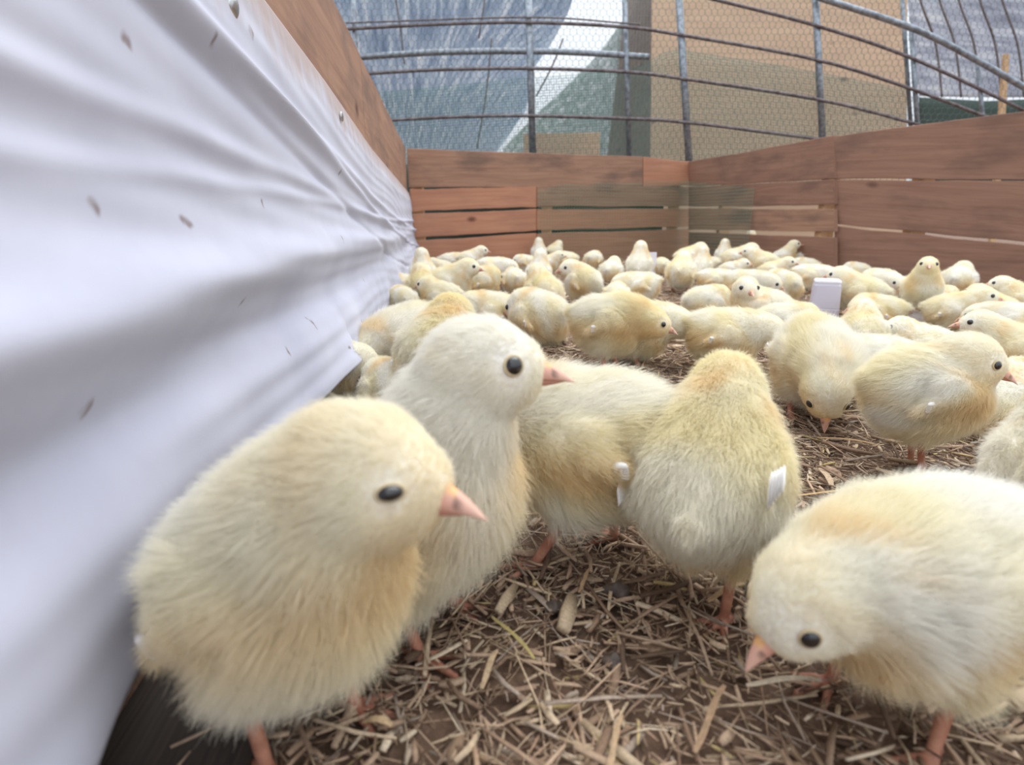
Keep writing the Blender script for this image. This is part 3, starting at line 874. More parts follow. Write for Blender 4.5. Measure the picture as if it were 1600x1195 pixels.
def down_curves(ch, V, Q, leg, n, rad, lscale=1.0, whiteness=0.0, seed=0):
    rng = np.random.default_rng(seed + 100)
    T = np.concatenate([Q[:, [0, 1, 2]], Q[:, [0, 2, 3]]])
    a, b, c = V[T[:, 0]], V[T[:, 1]], V[T[:, 2]]
    ar = np.linalg.norm(np.cross(b - a, c - a), axis=1) * (1 - leg[T].mean(1)).clip(0, 1) ** 2
    pick = rng.choice(len(T), n, p=ar / ar.sum())
    u = rng.random(n); v = rng.random(n); fl_ = u + v > 1; u[fl_] = 1 - u[fl_]; v[fl_] = 1 - v[fl_]
    P = a[pick] + (b - a)[pick] * u[:, None] + (c - a)[pick] * v[:, None]
    N_ = ch.grad(P)
    loc = (P - ch.bc) @ ch.B
    dh = np.linalg.norm(P - ch.H, axis=1)
    wh = np.clip(1 - (dh - .020) / .016, 0, 1)[:, None]           # on the head
    back = -ch.B[:, 0]
    flow_b = back[None] * .9 + np.array([0, 0, -.55])[None] * np.clip(.6 - loc[:, 2:3] / .04, 0, 1.4)
    neck_dir = unit(ch.bc - ch.H)
    wn_ = np.clip(1 - (dh - .03) / .025, 0, 1)[:, None]
    flow_b = flow_b * (1 - wn_ * .8) + neck_dir[None] * wn_ * .9
    flow_h = -ch.D[None] * .8 + neck_dir[None] * .45
    fl2 = flow_b * (1 - wh) + flow_h * wh
    fl2 = fl2 - N_ * (fl2 * N_).sum(1)[:, None]
    fl2 /= np.linalg.norm(fl2, axis=1)[:, None] + 1e-9
    jit = np.stack([pnoise(P, 260, seed + k) for k in range(3)], 1) * .15 + rng.normal(0, .20, (n, 3))
    stiff = (.85 * (1 - wh) + .55 * wh)
    d0 = N_ * stiff + fl2 * .75 + jit * .6
    d0 /= np.linalg.norm(d0, axis=1)[:, None]
    d1 = N_ * stiff * .5 + fl2 * 1.0 + jit + np.array([0, 0, -.10])
    d1 /= np.linalg.norm(d1, axis=1)[:, None]
    ln = (.0098 * (1 - wh[:, 0]) + .0050 * wh[:, 0])
    ln *= 1 + .35 * np.clip(-loc[:, 2] / .03, 0, 1) * (1 - wh[:, 0])
    fx = (P - ch.H) @ ch.HF                                       # face frame
    face = np.clip((fx[:, 0] - .004) / .012, 0, 1) * wh[:, 0]
    ln *= 1 - .62 * face
    eye_d = np.minimum(np.linalg.norm(P - ch.eyeP[0], axis=1), np.linalg.norm(P - ch.eyeP[1], axis=1))
    ln *= np.clip(.12 + (eye_d - .0036) / .008, .12, 1)
    beak_d = np.linalg.norm(P - ch.beakP, axis=1)
    ln *= np.clip((beak_d - .0032) / .007, .1, 1)
    wing = (np.abs(loc[:, 1]) > .033) & (np.abs(loc[:, 2]) < .018)
    ln = np.where(wing, ln * .62, ln)
    ln *= (.55 + .95 * rng.random(n) ** 2.2) * lscale
    ln = np.where(leg[T[pick]].mean(1) > .2, ln * .5, ln)
    lim = (eye_d > .0038)
    pts = np.zeros((n, 4, 3), np.float32)
    pts[:, 0] = P - N_ * .0003
    pts[:, 1] = P + d0 * (ln * .36)[:, None]
    pts[:, 2] = pts[:, 1] + (d0 * .5 + d1 * .5) * (ln * .33)[:, None]
    pts[:, 3] = pts[:, 2] + d1 * (ln * .33)[:, None]
    pts[:, :, 2] = np.maximum(pts[:, :, 2], .0006)
    pts = pts[lim]; N_ = N_[lim]; P = P[lim]
    n = len(pts)
    cu = bpy.data.hair_curves.new('down_plumage')
    cu.add_curves([4] * n)
    pos = cu.attributes.get('position') or cu.attributes.new('position', 'FLOAT_VECTOR', 'POINT')
    pos.data.foreach_set('vector', pts.ravel())
    ra = cu.attributes.get('radius') or cu.attributes.new('radius', 'FLOAT', 'POINT')
    ra.data.foreach_set('value', np.tile(np.array([1, .85, .6, .18], np.float32) * rad, n))
    col = down_colour(ch, P, N_, whiteness, seed) * rng.uniform(.93, 1.05, (n, 1)); col[:, 3] = 1
    ca = cu.attributes.new('tint', 'FLOAT_COLOR', 'CURVE')
    ca.data.foreach_set('color', col.astype(np.float32).ravel())
    return cu

def march(ch, p, d, tmax=.04):
    t = 0.0
    for _ in range(60):
        s_ = ch.d_fluff((p + d * t)[None])[0]
        t += max(-s_, 0) * .9 if s_ < 0 else 0
        if s_ > -.00005: break
    return p + d * t

def eye_mesh(r, seg=18):
    V = [(0, 0, r)]; n2 = seg // 2
    for j in range(1, n2):
        th = math.pi * j / n2
        for i in range(seg):
            ph = 2 * math.pi * i / seg
            V.append((r * math.sin(th) * math.cos(ph), r * .72 * math.sin(th) * math.sin(ph), r * math.cos(th)))
    V.append((0, 0, -r)); last = len(V) - 1
    Q = [(0, 1 + i, 1 + (i + 1) % seg) for i in range(seg)]
    for j in range(n2 - 2):
        for i in range(seg):
            a_ = 1 + j * seg + i; b_ = 1 + j * seg + (i + 1) % seg
            Q.append((a_, a_ + seg, b_ + seg, b_))
    Q += [(last, 1 + (n2 - 2) * seg + (i + 1) % seg, 1 + (n2 - 2) * seg + i) for i in range(seg)]
    return V, Q

def lid_mesh(r, tube, seg=22, ts=8, squint=1.0):
    V = []; Q = []
    for i in range(seg):
        a_ = 2 * math.pi * i / seg
        for k in range(ts):
            b_ = 2 * math.pi * k / ts
            rr_ = r + tube * math.cos(b_)
            V.append((rr_ * math.cos(a_), tube * math.sin(b_) * .9, rr_ * math.sin(a_) * squint))
    for i in range(seg):
        for k in range(ts):
            i2, k2 = (i + 1) % seg, (k + 1) % ts
            Q.append((i * ts + k, i * ts + k2, i2 * ts + k2, i2 * ts + k))
    return V, Q

def beak_mesh(lower=False, k=1.0, gape=0.0):
    """local x along the beak, z up; a hooked upper half or a flatter lower half."""
    L_ = (.0098 if lower else .0124) * k
    n, seg = 14, 16; V = []; Q = []; cols = []
    for i in range(n):
        t = i / (n - 1)
        x = -.0055 * k + (L_ + .0055 * k) * t
        f = (1 - t) ** .75
        w = (.0058 if not lower else .0050) * k * max(f, .05); hgt = (.0070 if not lower else .0036) * k * max((1 - t ** 1.5), .05)
        dz = -.0022 * k * t ** 2.2 if not lower else (-.0012 * k - gape * t + .0004 * k * t)
        for q in range(seg):
            a_ = 2 * math.pi * q / seg
            cz = math.sin(a_)
            zz = (cz * hgt if cz > 0 else cz * hgt * .22) if not lower else (cz * hgt * .15 if cz > 0 else cz * hgt)
            V.append((x, math.cos(a_) * w, zz + dz))
            base = np.array(lin(224, 164, 144)); tip = np.array(lin(230, 188, 168)); dark = np.array(lin(188, 116, 98))
            c = base * (1 - t) + tip * t
            if lower: c = dark * .5 + c * .5
            if not lower and cz < -.1: c = c * .6 + dark * .4
            nost = math.exp(-(((x - .0032 * k) / (.0011 * k)) ** 2)) * (1 if .35 < cz < .8 else 0)
            c = c * (1 - .75 * nost)
            if not lower and t < .45 and cz > .85: c = c * .4 + np.array(lin(240, 186, 96)) * .6
            c[3] = 1; cols.append(c)
    for i in range(n - 1):
        for q in range(seg):
            q2 = (q + 1) % seg
            Q.append((i * seg + q, i * seg + q2, (i + 1) * seg + q2, (i + 1) * seg + q))
    Q.append(tuple(range(seg - 1, -1, -1))); Q.append(tuple((n - 1) * seg + q for q in range(seg)))
    return V, Q, cols

def wing_mesh(ch, sd, fat, big=1.0, at_=None):
    P = Parts(); rg = np.random.default_rng(3 + sd)
    b = lambda x, y, zz: ch.bc + ch.B @ np.array([x, y, zz])
    for k in range(5):
        o = b(-.016 - .0006 * k, (.0400 * fat + .0005 * k) * sd, -.004 + .0011 * k)
        if at_ is not None: o = b(at_[0] - .0009 * k, at_[1] - .0012 * k, at_[2] + .0022 * k)
        d = unit(ch.B @ (np.array([-1, .22 * sd, -.16 + .06 * k]) if at_ is None else np.array([-.62, -.02, -.8 + .1 * k])))
        s_ = unit(np.cross(d, ch.B @ np.array([0, 1, 0]))); u = np.cross(d, s_)
        l = (.0110 - .0008 * k) * big; w = .0026 * big
        V = []
        for t, wf in ((0, .4), (.3, .9), (.65, 1.0), (.9, .7), (1, .12)):
            c = o + d * l * t
            for x, y in ((-1, 0), (0, .25), (1, 0), (0, -.25)): V.append(c + s_ * w * wf * x + u * w * wf * y)
        Q = [(i * 4 + q, i * 4 + (q + 1) % 4, i * 4 + 4 + (q + 1) % 4, i * 4 + 4 + q) for i in range(4) for q in range(4)]
        Q += [(3, 2, 1, 0), (16, 17, 18, 19)]
        P.add(V, Q)
    return mesh_np('wing_tip', np.concatenate(P.V), P.Q, smooth=True)

LOD = {'hi': (.00135, 80000, .000080, 1.05), 'mid': (.0018, 30000, .00013, 1.0), 'far': (.0023, 10000, .00026, .95)}
CACHE = {}
def chick_data(key, pose, lod, whiteness=0.0, seed=0, wings=True, gape=0.0, squint=1.0, wing_big=1.0, wing_at=None):
    ck = (key, lod)
    if ck in CACHE: return CACHE[ck]
    h, n, rad, ls = LOD[lod]
    n = int(n * pose.get('hair', 1.0))
    pose = {k: v for k, v in pose.items() if k != 'hair'}
    ch = Chick(leg_r={'hi': 1.0, 'mid': 1.15, 'far': 1.35}[lod], **pose)
    hk = ch.hk
    ch.eyeP = []
    for sd in (1, -1):
        o = ch.hp(.0102 * hk, 0, .0036 * hk)
        ch.eyeP.append(march(ch, o, unit(ch.HF @ np.array([.18, sd, .05]))))
    ch.beakP = march(ch, ch.hp(.005, 0, -.0025 * hk), ch.D)
    me, V, Q, leg = body_mesh(ch, h, whiteness, seed)
    cu = down_curves(ch, V, Q, leg, n, rad, ls, whiteness, seed)
    parts = []
    fm = Matrix(ch.HF.tolist())
    er = .0039 * hk * (1.0 if lod == 'hi' else 1.12)
    eV, eQ = eye_mesh(er, 20 if lod == 'hi' else 10)
    lV, lQ = lid_mesh(er * .98, .00075 * hk, squint=squint)
    for sd, p in zip((1, -1), ch.eyeP):
        nrm = unit(ch.grad(p[None], ch.d_fluff)[0])
        yy = nrm; zz = unit(np.cross(np.cross(yy, np.array([0, 0, 1.0])), yy)); xx = np.cross(yy, zz)
        E = np.stack([xx, yy, zz], 1)
        c = p + nrm * .0002
        ev = np.array(eV) * np.array([1, 1, squint])
        parts.append(('eye', mesh_np('eye', c + ev @ E.T, eQ), 'eye', None))
        if lod == 'hi':
            parts.append(('eyelid', mesh_np('eyelid', c + nrm * .0003 + np.array(lV) @ E.T, lQ), 'eyelid', len(parts) - 1))
    bo = ch.beakP + ch.HF @ np.array([.0008, 0, -.0005])
    for nm, low in (('upper_beak', False), ('lower_beak', True)):
        bV, bQ, bc_ = beak_mesh(low, hk * (1.0 if lod == 'hi' else 1.1), gape)
        parts.append((nm, mesh_np(nm, bo + np.array(bV) @ ch.HF.T, bQ, cols=bc_), 'beak', None))
    if wings and lod != 'far':
        for sd in (1, -1):
            parts.append(('wing_tip', wing_mesh(ch, sd, pose.get('fat', 1.0), wing_big, wing_at if sd < 0 else None), 'feather', None))
    CACHE[ck] = (me, cu, parts, ch)
    return CACHE[ck]

def put_chick(data, loc, heading, s, label, group='flock of pale yellow chicks in the pen', tilt=0.0):
    me, cu, parts, ch = data
    root = link('chick', me, M['skin'])
    root.location = loc; root.rotation_euler = (0, 0, R(heading)); root.scale = (s, s, s)
    tag(root, label, 'chick', group)
    link('down_plumage', cu, M['down'], root)
    made = []
    for nm, pm, mt, par in parts:
        made.append(link(nm, pm, M[mt], root if par is None else made[par]))
    return root

def place(cx, cy, hb, Rpx=None, s=None, r=.0395):
    """ground point for a body whose middle is seen at (cx, cy)."""
    y = (H / 2 - cy) / F
    up = y * CP - SP
    if s is None:
        s = Rpx * CAM_Z / (F * r * math.sqrt(1 + y * y) * (-up) + Rpx * hb)
        s = min(max(s, .64), .92)
    p = on_z(cx, cy, hb * s)
    return (p[0], p[1], 0.0), s

# ---- the chicks in front, each with its own build and pose
def front(key, fx, fy, s, heading, pose, label, lod='hi', **kw):
    """fx, fy: where the middle between the feet meets the ground."""
    d = chick_data(key, pose, lod, **kw)
    p = on_z(fx, fy, 0)
    return put_chick(d, (p[0], p[1], 0), heading, s, label)

lg = lambda hx, hy, hock, ank, yaw: ((hx, hy), hock, ank, yaw)
front('drowsy', 470, 1150, .795, -26, dict(z=.080, pitch=26, H=(.046, .002, .128), D=(1, .22, -.17), fat=.96, tall=1.08, headk=1.06, neckk=1.14, hair=1.5,
      legs=[lg(-.002, .020, (.000, .020, .044), (.012, .020, .0045), 12), lg(-.006, -.018, (-.006, -.019, .044), (.004, -.020, .0045), -6)]),
      'drowsy round chick with half closed eye, nearest in front beside the white cloth', whiteness=.02, seed=1, squint=.62)
front('alert', 655, 985, .83, -12, dict(z=.076, pitch=36, H=(.036, .002, .139), D=(1, .12, -.04), fat=.98, headk=1.0, hair=1.4,
      legs=[lg(-.002, .018, (.0, .018, .032), (.012, .019, .0045), 8), lg(-.002, -.018, (-.002, -.019, .032), (.008, -.020, .0045), -20)]),
      'alert chick with raised head and wide dark eye, standing behind the drowsy chick', whiteness=.5, seed=2, gape=.0006)
front('striding', 905, 868, .84, 168, dict(z=.077, pitch=-4, H=(.060, -.012, .090), D=(.9, -.5, -.4), fat=1.0,
      legs=[lg(.004, .019, (.004, .020, .042), (.024, .021, .0045), 10), lg(-.008, -.018, (-.016, -.019, .042), (-.020, -.020, .0045), -10)]),
      'chick striding left behind the alert chick, its head hidden, small white wing tip', whiteness=.0, seed=3)
front('white_winged', 1088, 930, .75, 64, dict(z=.083, pitch=22, H=(.047, .000, .122), D=(1, .25, -.15), fat=1.0, headk=.98, tall=1.08, hair=1.2,
      legs=[lg(-.006, .018, (.004, .018, .046), (.030, .018, .0045), 0), lg(-.010, -.019, (-.020, -.020, .048), (-.022, -.018, .0045), 150)]),
      'chick seen from behind with a bright white wing feather on its right', whiteness=.12, seed=4, wing_big=1.7, wing_at=(-.024, -.0325, .030))
front('pecking', 1388, 1116, .715, 196, dict(z=.078, pitch=-8, H=(.067, .004, .082), D=(.86, .10, -.66), fat=1.05, headk=.98, hair=1.4,
      legs=[lg(.002, .019, (-.004, .022, .040), (.006, .026, .0045), 20), lg(.002, -.019, (.008, -.021, .040), (.014, -.022, .0045), 0)]),
      'pecking chick lowering its head to the straw at the bottom right', whiteness=.05, seed=5)
front('round', 1420, 741, .69, -4, dict(z=.088, pitch=8, H=(.030, -.010, .119), D=(.9, -.45, -.42), fat=1.06,
      legs=[lg(.0, .019, (.004, .019, .052), (.012, .019, .0045), 5), lg(-.004, -.019, (-.008, -.018, .052), (.000, -.018, .0045), -5)]),
      'plump round chick standing in profile on one visible leg at the right', whiteness=.04, seed=6)
front('edge', 1645, 900, .82, 60, dict(z=.060, pitch=4, H=(.050, 0, .092), D=(1, 0, -.3)),
      'chick cut off by the right picture edge above the pecking chick', whiteness=.1, seed=7)
front('bowed', 1262, 652, .82, 262, dict(z=.064, pitch=-20, H=(.064, -.010, .047), D=(.42, -.05, -.95), fat=1.0),
      'chick facing us with head bowed straight down and an orange crown spot', whiteness=.12, seed=8)
front('stepping', 948, 598, .72, -8, dict(z=.090, pitch=2, H=(.060, -.006, .092), D=(1, -.1, -.32), fat=1.0,
      legs=[lg(.0, .019, (.0, .020, .056), (.022, .021, .0045), 5), lg(-.004, -.018, (-.008, -.019, .056), (-.004, -.020, .0045), -10)]),
      'chick in profile stepping right in the middle of the open litter', whiteness=.0, seed=9)
front('tall_back', 697, 652, .88, 84, dict(z=.064, pitch=10, H=(.042, .0, .096), D=(1, 0, -.3), fat=1.04),
      'peach backed chick turned away right behind the alert chick', lod='hi', whiteness=.0, seed=10)

# ---- the flock: (body middle x, y, half height, heading, pose, label)
FLOCK = [
    (632, 520, 44, 215, 'peck', 'grey shaded chick with lowered head beside the dark gap under the cloth'),
    (498, 580, 36, 12, 'low', 'chick poking only its head out from under the cloth hem'),
    (612, 612, 40, 110, 'tuck', 'chick whose back shows just between the drowsy and the alert chick'),
    (860, 640, 60, 40, 'tuck', 'chick whose white top shows just under the beak of the alert chick'),
    (765, 490, 34, 180, 'tuck', 'smooth backed chick right of the peach backed chick'),
    (628, 472, 24, 100, 'tuck', 'chick curled against the cloth hem just beyond the grey shaded chick'),
    (690, 466, 26, 150, 'sit', 'round backed chick in the left huddle before the chick facing right'),
    (660, 448, 24, 95, 'stand', 'chick with its back turned in the left huddle next to the cloth'),
    (661, 426, 20, 95, 'up', 'upright chick at the cloth, topmost back in the left huddle'),
    (632, 446, 17, 175, 'tuck', 'pinkish chick tucked against the cloth in the left huddle'),
    (702, 442, 26, -12, 'stand', 'chick with white forehead and clear dark eye in the left huddle'),
    (751, 441, 24, 20, 'tuck', 'round rump right behind the head of the white browed chick'),
    (689, 420, 14, 200, 'sit', 'small dim chick at the back of the left huddle'),
    (706, 410, 15, 0, 'tuck', 'pale chick against the orange plank left of the yellow one'),
    (735, 406, 15, 5, 'stand', 'yellow chick with its head up before the orange plank'),
    (743, 413, 13, 170, 'tuck', 'low chick lying in front of the yellow head up chick'),
    (771, 421, 19, -15, 'low', 'chick with a white wing tuft stooping right below the orange plank'),
    (841, 496, 42, 128, 'tuck', 'large peach chick seen from behind left of the stepping chick'),
    (849, 456, 28, 110, 'stand', 'chick just behind the large peach one, back turned'),
    (842, 426, 19, 80, 'up', 'whitish chick with ruffled neck in the middle column of backs'),
    (803, 438, 19, 100, 'tuck', 'round chick on the left of the middle column of backs'),
    (820, 411, 13, 160, 'tuck', 'white chick at the foot of the plank joint near the green mesh'),
    (842, 394, 12, 95, 'up', 'chick with an orange head top close to the left edge of the green mesh'),
    (866, 393, 12, 60, 'stand', 'chick with small round head before the left part of the mesh'),
    (884, 408, 15, 150, 'tuck', 'wide round chick lying before the mesh'),
    (858, 411, 13, -5, 'stand', 'bright yellow headed chick beaking the wide round chick'),
    (911, 440, 25, 128, 'turn_left', 'chick with legs showing and its head turned low to the left'),
    (927, 406, 14, 70, 'tuck', 'chick curled at the mesh behind the chick with head turned low'),
    (955, 424, 18, 75, 'sit', 'sitting chick right of the chick with head turned low'),
    (999, 413, 19, 88, 'up', 'chick with its back to us left of the white card'),
    (1001, 447, 22, 172, 'low', 'pinkish white chick stooping left beyond the stepping chick'),
    (963, 462, 18, 85, 'tuck', 'flat back showing just over the stepping chick'),
    (992, 512, 42, 0, 'low', 'chick hidden behind the stepping chick, only its beak showing'),
    (1034, 417, 14, 100, 'tuck', 'greenish yellow chick right of the white card'),
    (1064, 425, 22, 84, 'stand', 'chick from behind with both legs clear on the open straw at the back'),
    (1076, 402, 16, 25, 'stand', 'chick with raised round head before the mesh corner'),
    (1095, 416, 17, 85, 'up', 'chick with upright neck right beside the raised round head'),
    (1131, 398, 13, 90, 'up', 'narrow upright chick alone before the corner of the mesh'),
    (1115, 414, 10, 120, 'tuck', 'orange tinted little back in the far right crowd'),
    (1152, 404, 17, -15, 'stand', 'chick facing right at the front of the tall stretching chick'),
    (1146, 423, 15, -5, 'sit', 'low chick under the breast of the right facing one'),
    (1115, 438, 13, 10, 'low', 'chick with a pointed white tail stooping on the straw'),
    (1172, 384, 16, 92, 'alert', 'tall chick stretching its neck against the right wall gap'),
    (1180, 388, 12, 5, 'sit', 'dim chick directly in front of the tall stretching one'),
    (1191, 410, 17, 178, 'stand', 'chick facing left in the far right crowd'),
    (1202, 404, 10, 30, 'tuck', 'little dim back at the wall behind the left facing chick'),
    (1210, 424, 16, -10, 'stand', 'deep yellow chick looking right in the far right crowd'),
    (1222, 448, 25, 120, 'tuck', 'white rounded chick below the deep yellow one'),
    (1166, 446, 24, -10, 'low', 'chick looking right with lowered beak near the white rounded one'),
    (1104, 476, 29, 40, 'tuck', 'whitish back left of the neck bending chick'),
    (1188, 482, 33, 175, 'back_left', 'chick bending its neck round over its own back'),
    (1132, 524, 42, 8, 'low', 'big peach chick lying left of the bowed chick'),
    (1228, 508, 34, 20, 'tuck', 'pale back between the big peach chick and the bowed chick'),
    (1224, 402, 14, 12, 'alert', 'first of two stretched chicks at the right wall, looking right'),
    (1262, 402, 14, 15, 'alert', 'second of two stretched chicks at the right wall, beak raised'),
    (1258, 417, 14, 165, 'tuck', 'curled back under the two stretched chicks'),
    (1266, 432, 19, 5, 'low', 'chick stooping right just behind the white jug'),
    (1344, 458, 27, 168, 'stand', 'chick pecking over the top of the white jug from its right'),
    (1372, 442, 22, -50, 'low', 'very white chick stooping behind the jug pecking chick'),
    (1338, 424, 11, 150, 'tuck', 'small back at the right wall behind the jug'),
    (1372, 488, 27, 172, 'tuck', 'chick with a white tuft right of the jug foot'),
    (1346, 520, 33, 95, 'stand', 'chick turned away between the bowed chick and the jug'),
    (1440, 541, 22, 185, 'sit', 'wide low chick lying before the speckled pipe'),
    (1362, 566, 30, 205, 'low', 'chick with dark beak peering from behind the plump round chick'),
    (1400, 450, 18, 200, 'tuck', 'dim chick at the left end behind the pipe'),
    (1461, 468, 15, 20, 'tuck', 'orange shaded back behind the pipe'),
    (1497, 438, 23, 80, 'sit', 'greyish back against the right wall with a dark wing spot'),
    (1489, 486, 25, 0, 'stand', 'chick in clear profile with raised head at the right end of the pipe'),
    (1520, 480, 24, 95, 'sit', 'grey shaded chick behind the clear profile one'),
    (1553, 488, 27, 140, 'stand', 'dim chick standing with head to the left, facing the clear profile one'),
    (1596, 468, 17, 182, 'stand', 'chick by the wall at the right picture edge with only head and breast in view'),
    (1582, 504, 24, 178, 'low', 'yellow back lying below the dim standing chick'),
    (1580, 545, 34, 195, 'stand', 'bright chick at the right edge beyond the head of the plump round chick'),
    (1550, 632, 34, 80, 'sit', 'small white back under the beak of the plump round chick'),
    (1592, 612, 38, 95, 'tuck', 'smooth chick at the right edge above the cut off one'),
]
for i, (cx, cy, Rp, hd, pose, label) in enumerate(FLOCK):
    lod = 'mid' if Rp >= 24 else 'far'
    P_ = POSES[pose]
    if P_.get('hair') is None: pass
    d = chick_data(pose, P_, lod, whiteness=.04, seed=20 + sorted(POSES).index(pose))
    loc, s = place(cx, cy, P_['z'], Rpx=Rp)
    put_chick(d, loc, hd - math.degrees(math.atan2(loc[0], loc[1])), s, label)

# the chick on the pipe
pipe_p = on_z(1432, 500, 0.012)
PIPE_R = 0.0125
d = chick_data('alert', POSES['alert'], 'mid')
CACHE_ALERT = d
pc = at_y(1434, 484, pipe_p[1])
put_chick(chick_data('alert', POSES['alert'], 'mid', seed=40), (pc[0], pc[1], 2 * PIPE_R - .0015), 240, .64, 'chick standing on the speckled white pipe and facing us')

# ------------------------------------------------------------------ things on the floor of the pen
def speckled(name):
    m, nt, N, L, b = new_mat(name)
    tc = N.new('ShaderNodeTexCoord')
    n = noise(N, L, mapping(N, L, tc.outputs['Object'], (60, 160, 160)).outputs[0], 1.0, 5)
    r = ramp(N, L, n.outputs['Fac'], [(0.30, lin(120, 104, 96)), (0.44, lin(240, 234, 238))])
    L.new(r.outputs['Color'], b.inputs['Base Color']); b.inputs['Roughness'].default_value = .5
    return m
M['speckle'] = speckled('dirty_white_plastic')
P = Parts()
a0 = on_z(1398, 498, PIPE_R); b0 = on_z(1540, 500, PIPE_R)
a0[2] = b0[2] = 0; ax_ = unit(b0 - a0); Lp = np.linalg.norm(b0 - a0)
pr = [(0, PIPE_R * .86), (.001, PIPE_R), (Lp, PIPE_R), (Lp + .001, PIPE_R * .86), (Lp - .02, PIPE_R * .84)]
P.tube([(x, 0, 0) for x, _ in pr], [q for _, q in pr], 24, cap=False)
P.tube([(.02, 0, 0), (.0201, 0, 0)], [PIPE_R * .85, .0005], 24, cap=False)
P.tube([(0, 0, 0), (.02, 0, 0)], [PIPE_R * .86, PIPE_R * .85], 24, cap=False)
po = P.build('plastic_pipe', M['speckle'])
po.location = (a0[0], a0[1], PIPE_R); po.rotation_euler = (0, 0, math.atan2(ax_[1], ax_[0]))
tag(po, 'white plastic pipe with brown speckles lying on the litter under a chick', 'pipe')

# white jug-like drinker, square with a narrowed shoulder
m, nt, N, L, b = new_mat('milky_plastic'); M['milky'] = m
b.inputs['Base Color'].default_value = lin(226, 222, 238); b.inputs['Roughness'].default_value = .45
b.inputs['Transmission Weight'].default_value = .15
jb = on_z(1284, 500, 0); jy = jb[1]
px = jy / (F * CP) * 1.0
jw = .030 * jy / 1.0; 
wj = np.linalg.norm(at_y(1308, 490, jy) - at_y(1259, 490, jy)) / 2
hj = at_y(1284, 436, jy)[2]
def square_loft(levels, n=7):
    V = []; Q = []; ring = 0
    for (z, hx, hy, rd) in levels:
        pts = []
        for cx_, cy_, a0_ in ((1, 1, 0), (-1, 1, 90), (-1, -1, 180), (1, -1, 270)):
            for k in range(n):
                a_ = R(a0_ + 90 * k / (n - 1))
                pts.append((cx_ * (hx - rd) + math.cos(a_) * rd, cy_ * (hy - rd) + math.sin(a_) * rd, z))
        V += pts; ring = len(pts)
    for i in range(len(levels) - 1):
        for k in range(ring):
            k2 = (k + 1) % ring
            Q.append((i * ring + k, i * ring + k2, (i + 1) * ring + k2, (i + 1) * ring + k))
    Q.append(tuple(range(ring - 1, -1, -1))); Q.append(tuple((len(levels) - 1) * ring + k for k in range(ring)))
    return V, Q
jug = empty('plastic_jug', (jb[0], jb[1], 0)); jug.rotation_euler = (0, 0, R(-22))
tag(jug, 'milky white square plastic jug standing among the chicks at the right', 'jug')
k = wj * .82
V, Q = square_loft([(0, k * .98, k * .98, k * .2), (.002, k, k, k * .22), (hj * .30, k * 1.0, k * 1.0, k * .22), (hj * .315, k * .97, k * .97, k * .22), (hj * .33, k * .99, k * .99, k * .22), (hj * .86, k * .92, k * .92, k * .24), (hj * .93, k * .86, k * .86, k * .26)])
link('jug_body', mesh_np('jug_body', V, Q, smooth=False), M['milky'], jug)
V, Q = square_loft([(hj * .925, k * .89, k * .89, k * .26), (hj * .95, k * .9, k * .9, k * .26), (hj * .985, k * .86, k * .86, k * .28), (hj, k * .78, k * .78, k * .3)])
link('jug_lid', mesh_np('jug_lid', V, Q, smooth=False), M['white_card'], jug)

# white card by the mesh
cb = on_z(1017, 432, 0)
cw = np.linalg.norm(at_y(1024, 400, cb[1]) - at_y(1008, 400, cb[1])) / 2; chh = at_y(1017, 394, cb[1])[2]
P = Parts()
V, Q = square_loft([(0, cw, .0016, .0008), (chh * .97, cw, .0016, .0008), (chh, cw * .98, .0014, .0007)], 4)
P.add(V, Q); co = P.build('white_card', M['white_card'], smooth=False); co.location = (cb[0], cb[1], 0); co.rotation_euler = (R(-4), 0, R(8))
tag(co, 'small white card standing upright among the chicks before the green mesh', 'card')

# green plastic mesh folded into the far corner
def corner_mesh():
    P = Parts()
    zb, zt = .004, None
    Ls = np.linalg.norm(P_BR - P_BL)
    p0 = on_wall(840, 330, P_BL, P_BR); s0 = np.linalg.norm(p0[:2] - P_BL)
    p1 = on_wall(1180, 330, P_BR, P_J); s1 = np.linalg.norm(p1[:2] - P_BR)
    din = -nb * .012; din2 = -nr * .012
    def pt(s, z):
        if s < Ls - .05: q = P_BL + (P_BR - P_BL) * (s / Ls) + din
        elif s < Ls + .05:
            a_ = P_BL + (P_BR - P_BL) * ((Ls - .05) / Ls) + din; b_ = P_BR + (P_J - P_BR) * (.05 / np.linalg.norm(P_J - P_BR)) + din2
            q = a_ + (b_ - a_) * ((s - Ls + .05) / .1)
        else: q = P_BR + (P_J - P_BR) * ((s - Ls) / np.linalg.norm(P_J - P_BR)) + din2
        return np.array([q[0], q[1], z])
    S0, S1 = s0, Ls + s1
    ztop = lambda s: np.interp(s, [S0, S0 + .1, Ls, S1], [on_wall(845, 296, P_BL, P_BR)[2], on_wall(900, 289, P_BL, P_BR)[2], on_wall(1074, 283, P_BL, P_BR)[2], on_wall(1180, 295, P_BR, P_J)[2]])
    pitch = .0125
    for s in np.arange(S0, S1 + 1e-6, pitch):
        P.tube([pt(s, zb), pt(s, (zb + ztop(s)) / 2), pt(s, ztop(s))], .0006, 4)
    kk = int((max(ztop(S0), ztop(Ls)) - zb) / pitch)
    brk = [S0 + (S1 - S0) * i / 30 for i in range(31)]
    for j in range(kk + 1):
        z = zb + j * pitch
        run = [pt(s, z) for s in brk if z <= ztop(s) + .004]
        if len(run) > 1: P.tube(run, .0006, 4)
    o = P.build('mesh_sheet', M['plastic_net'], smooth=False)
    tag(o, 'green square plastic mesh bent into the far corner of the pen', 'mesh')
corner_mesh()

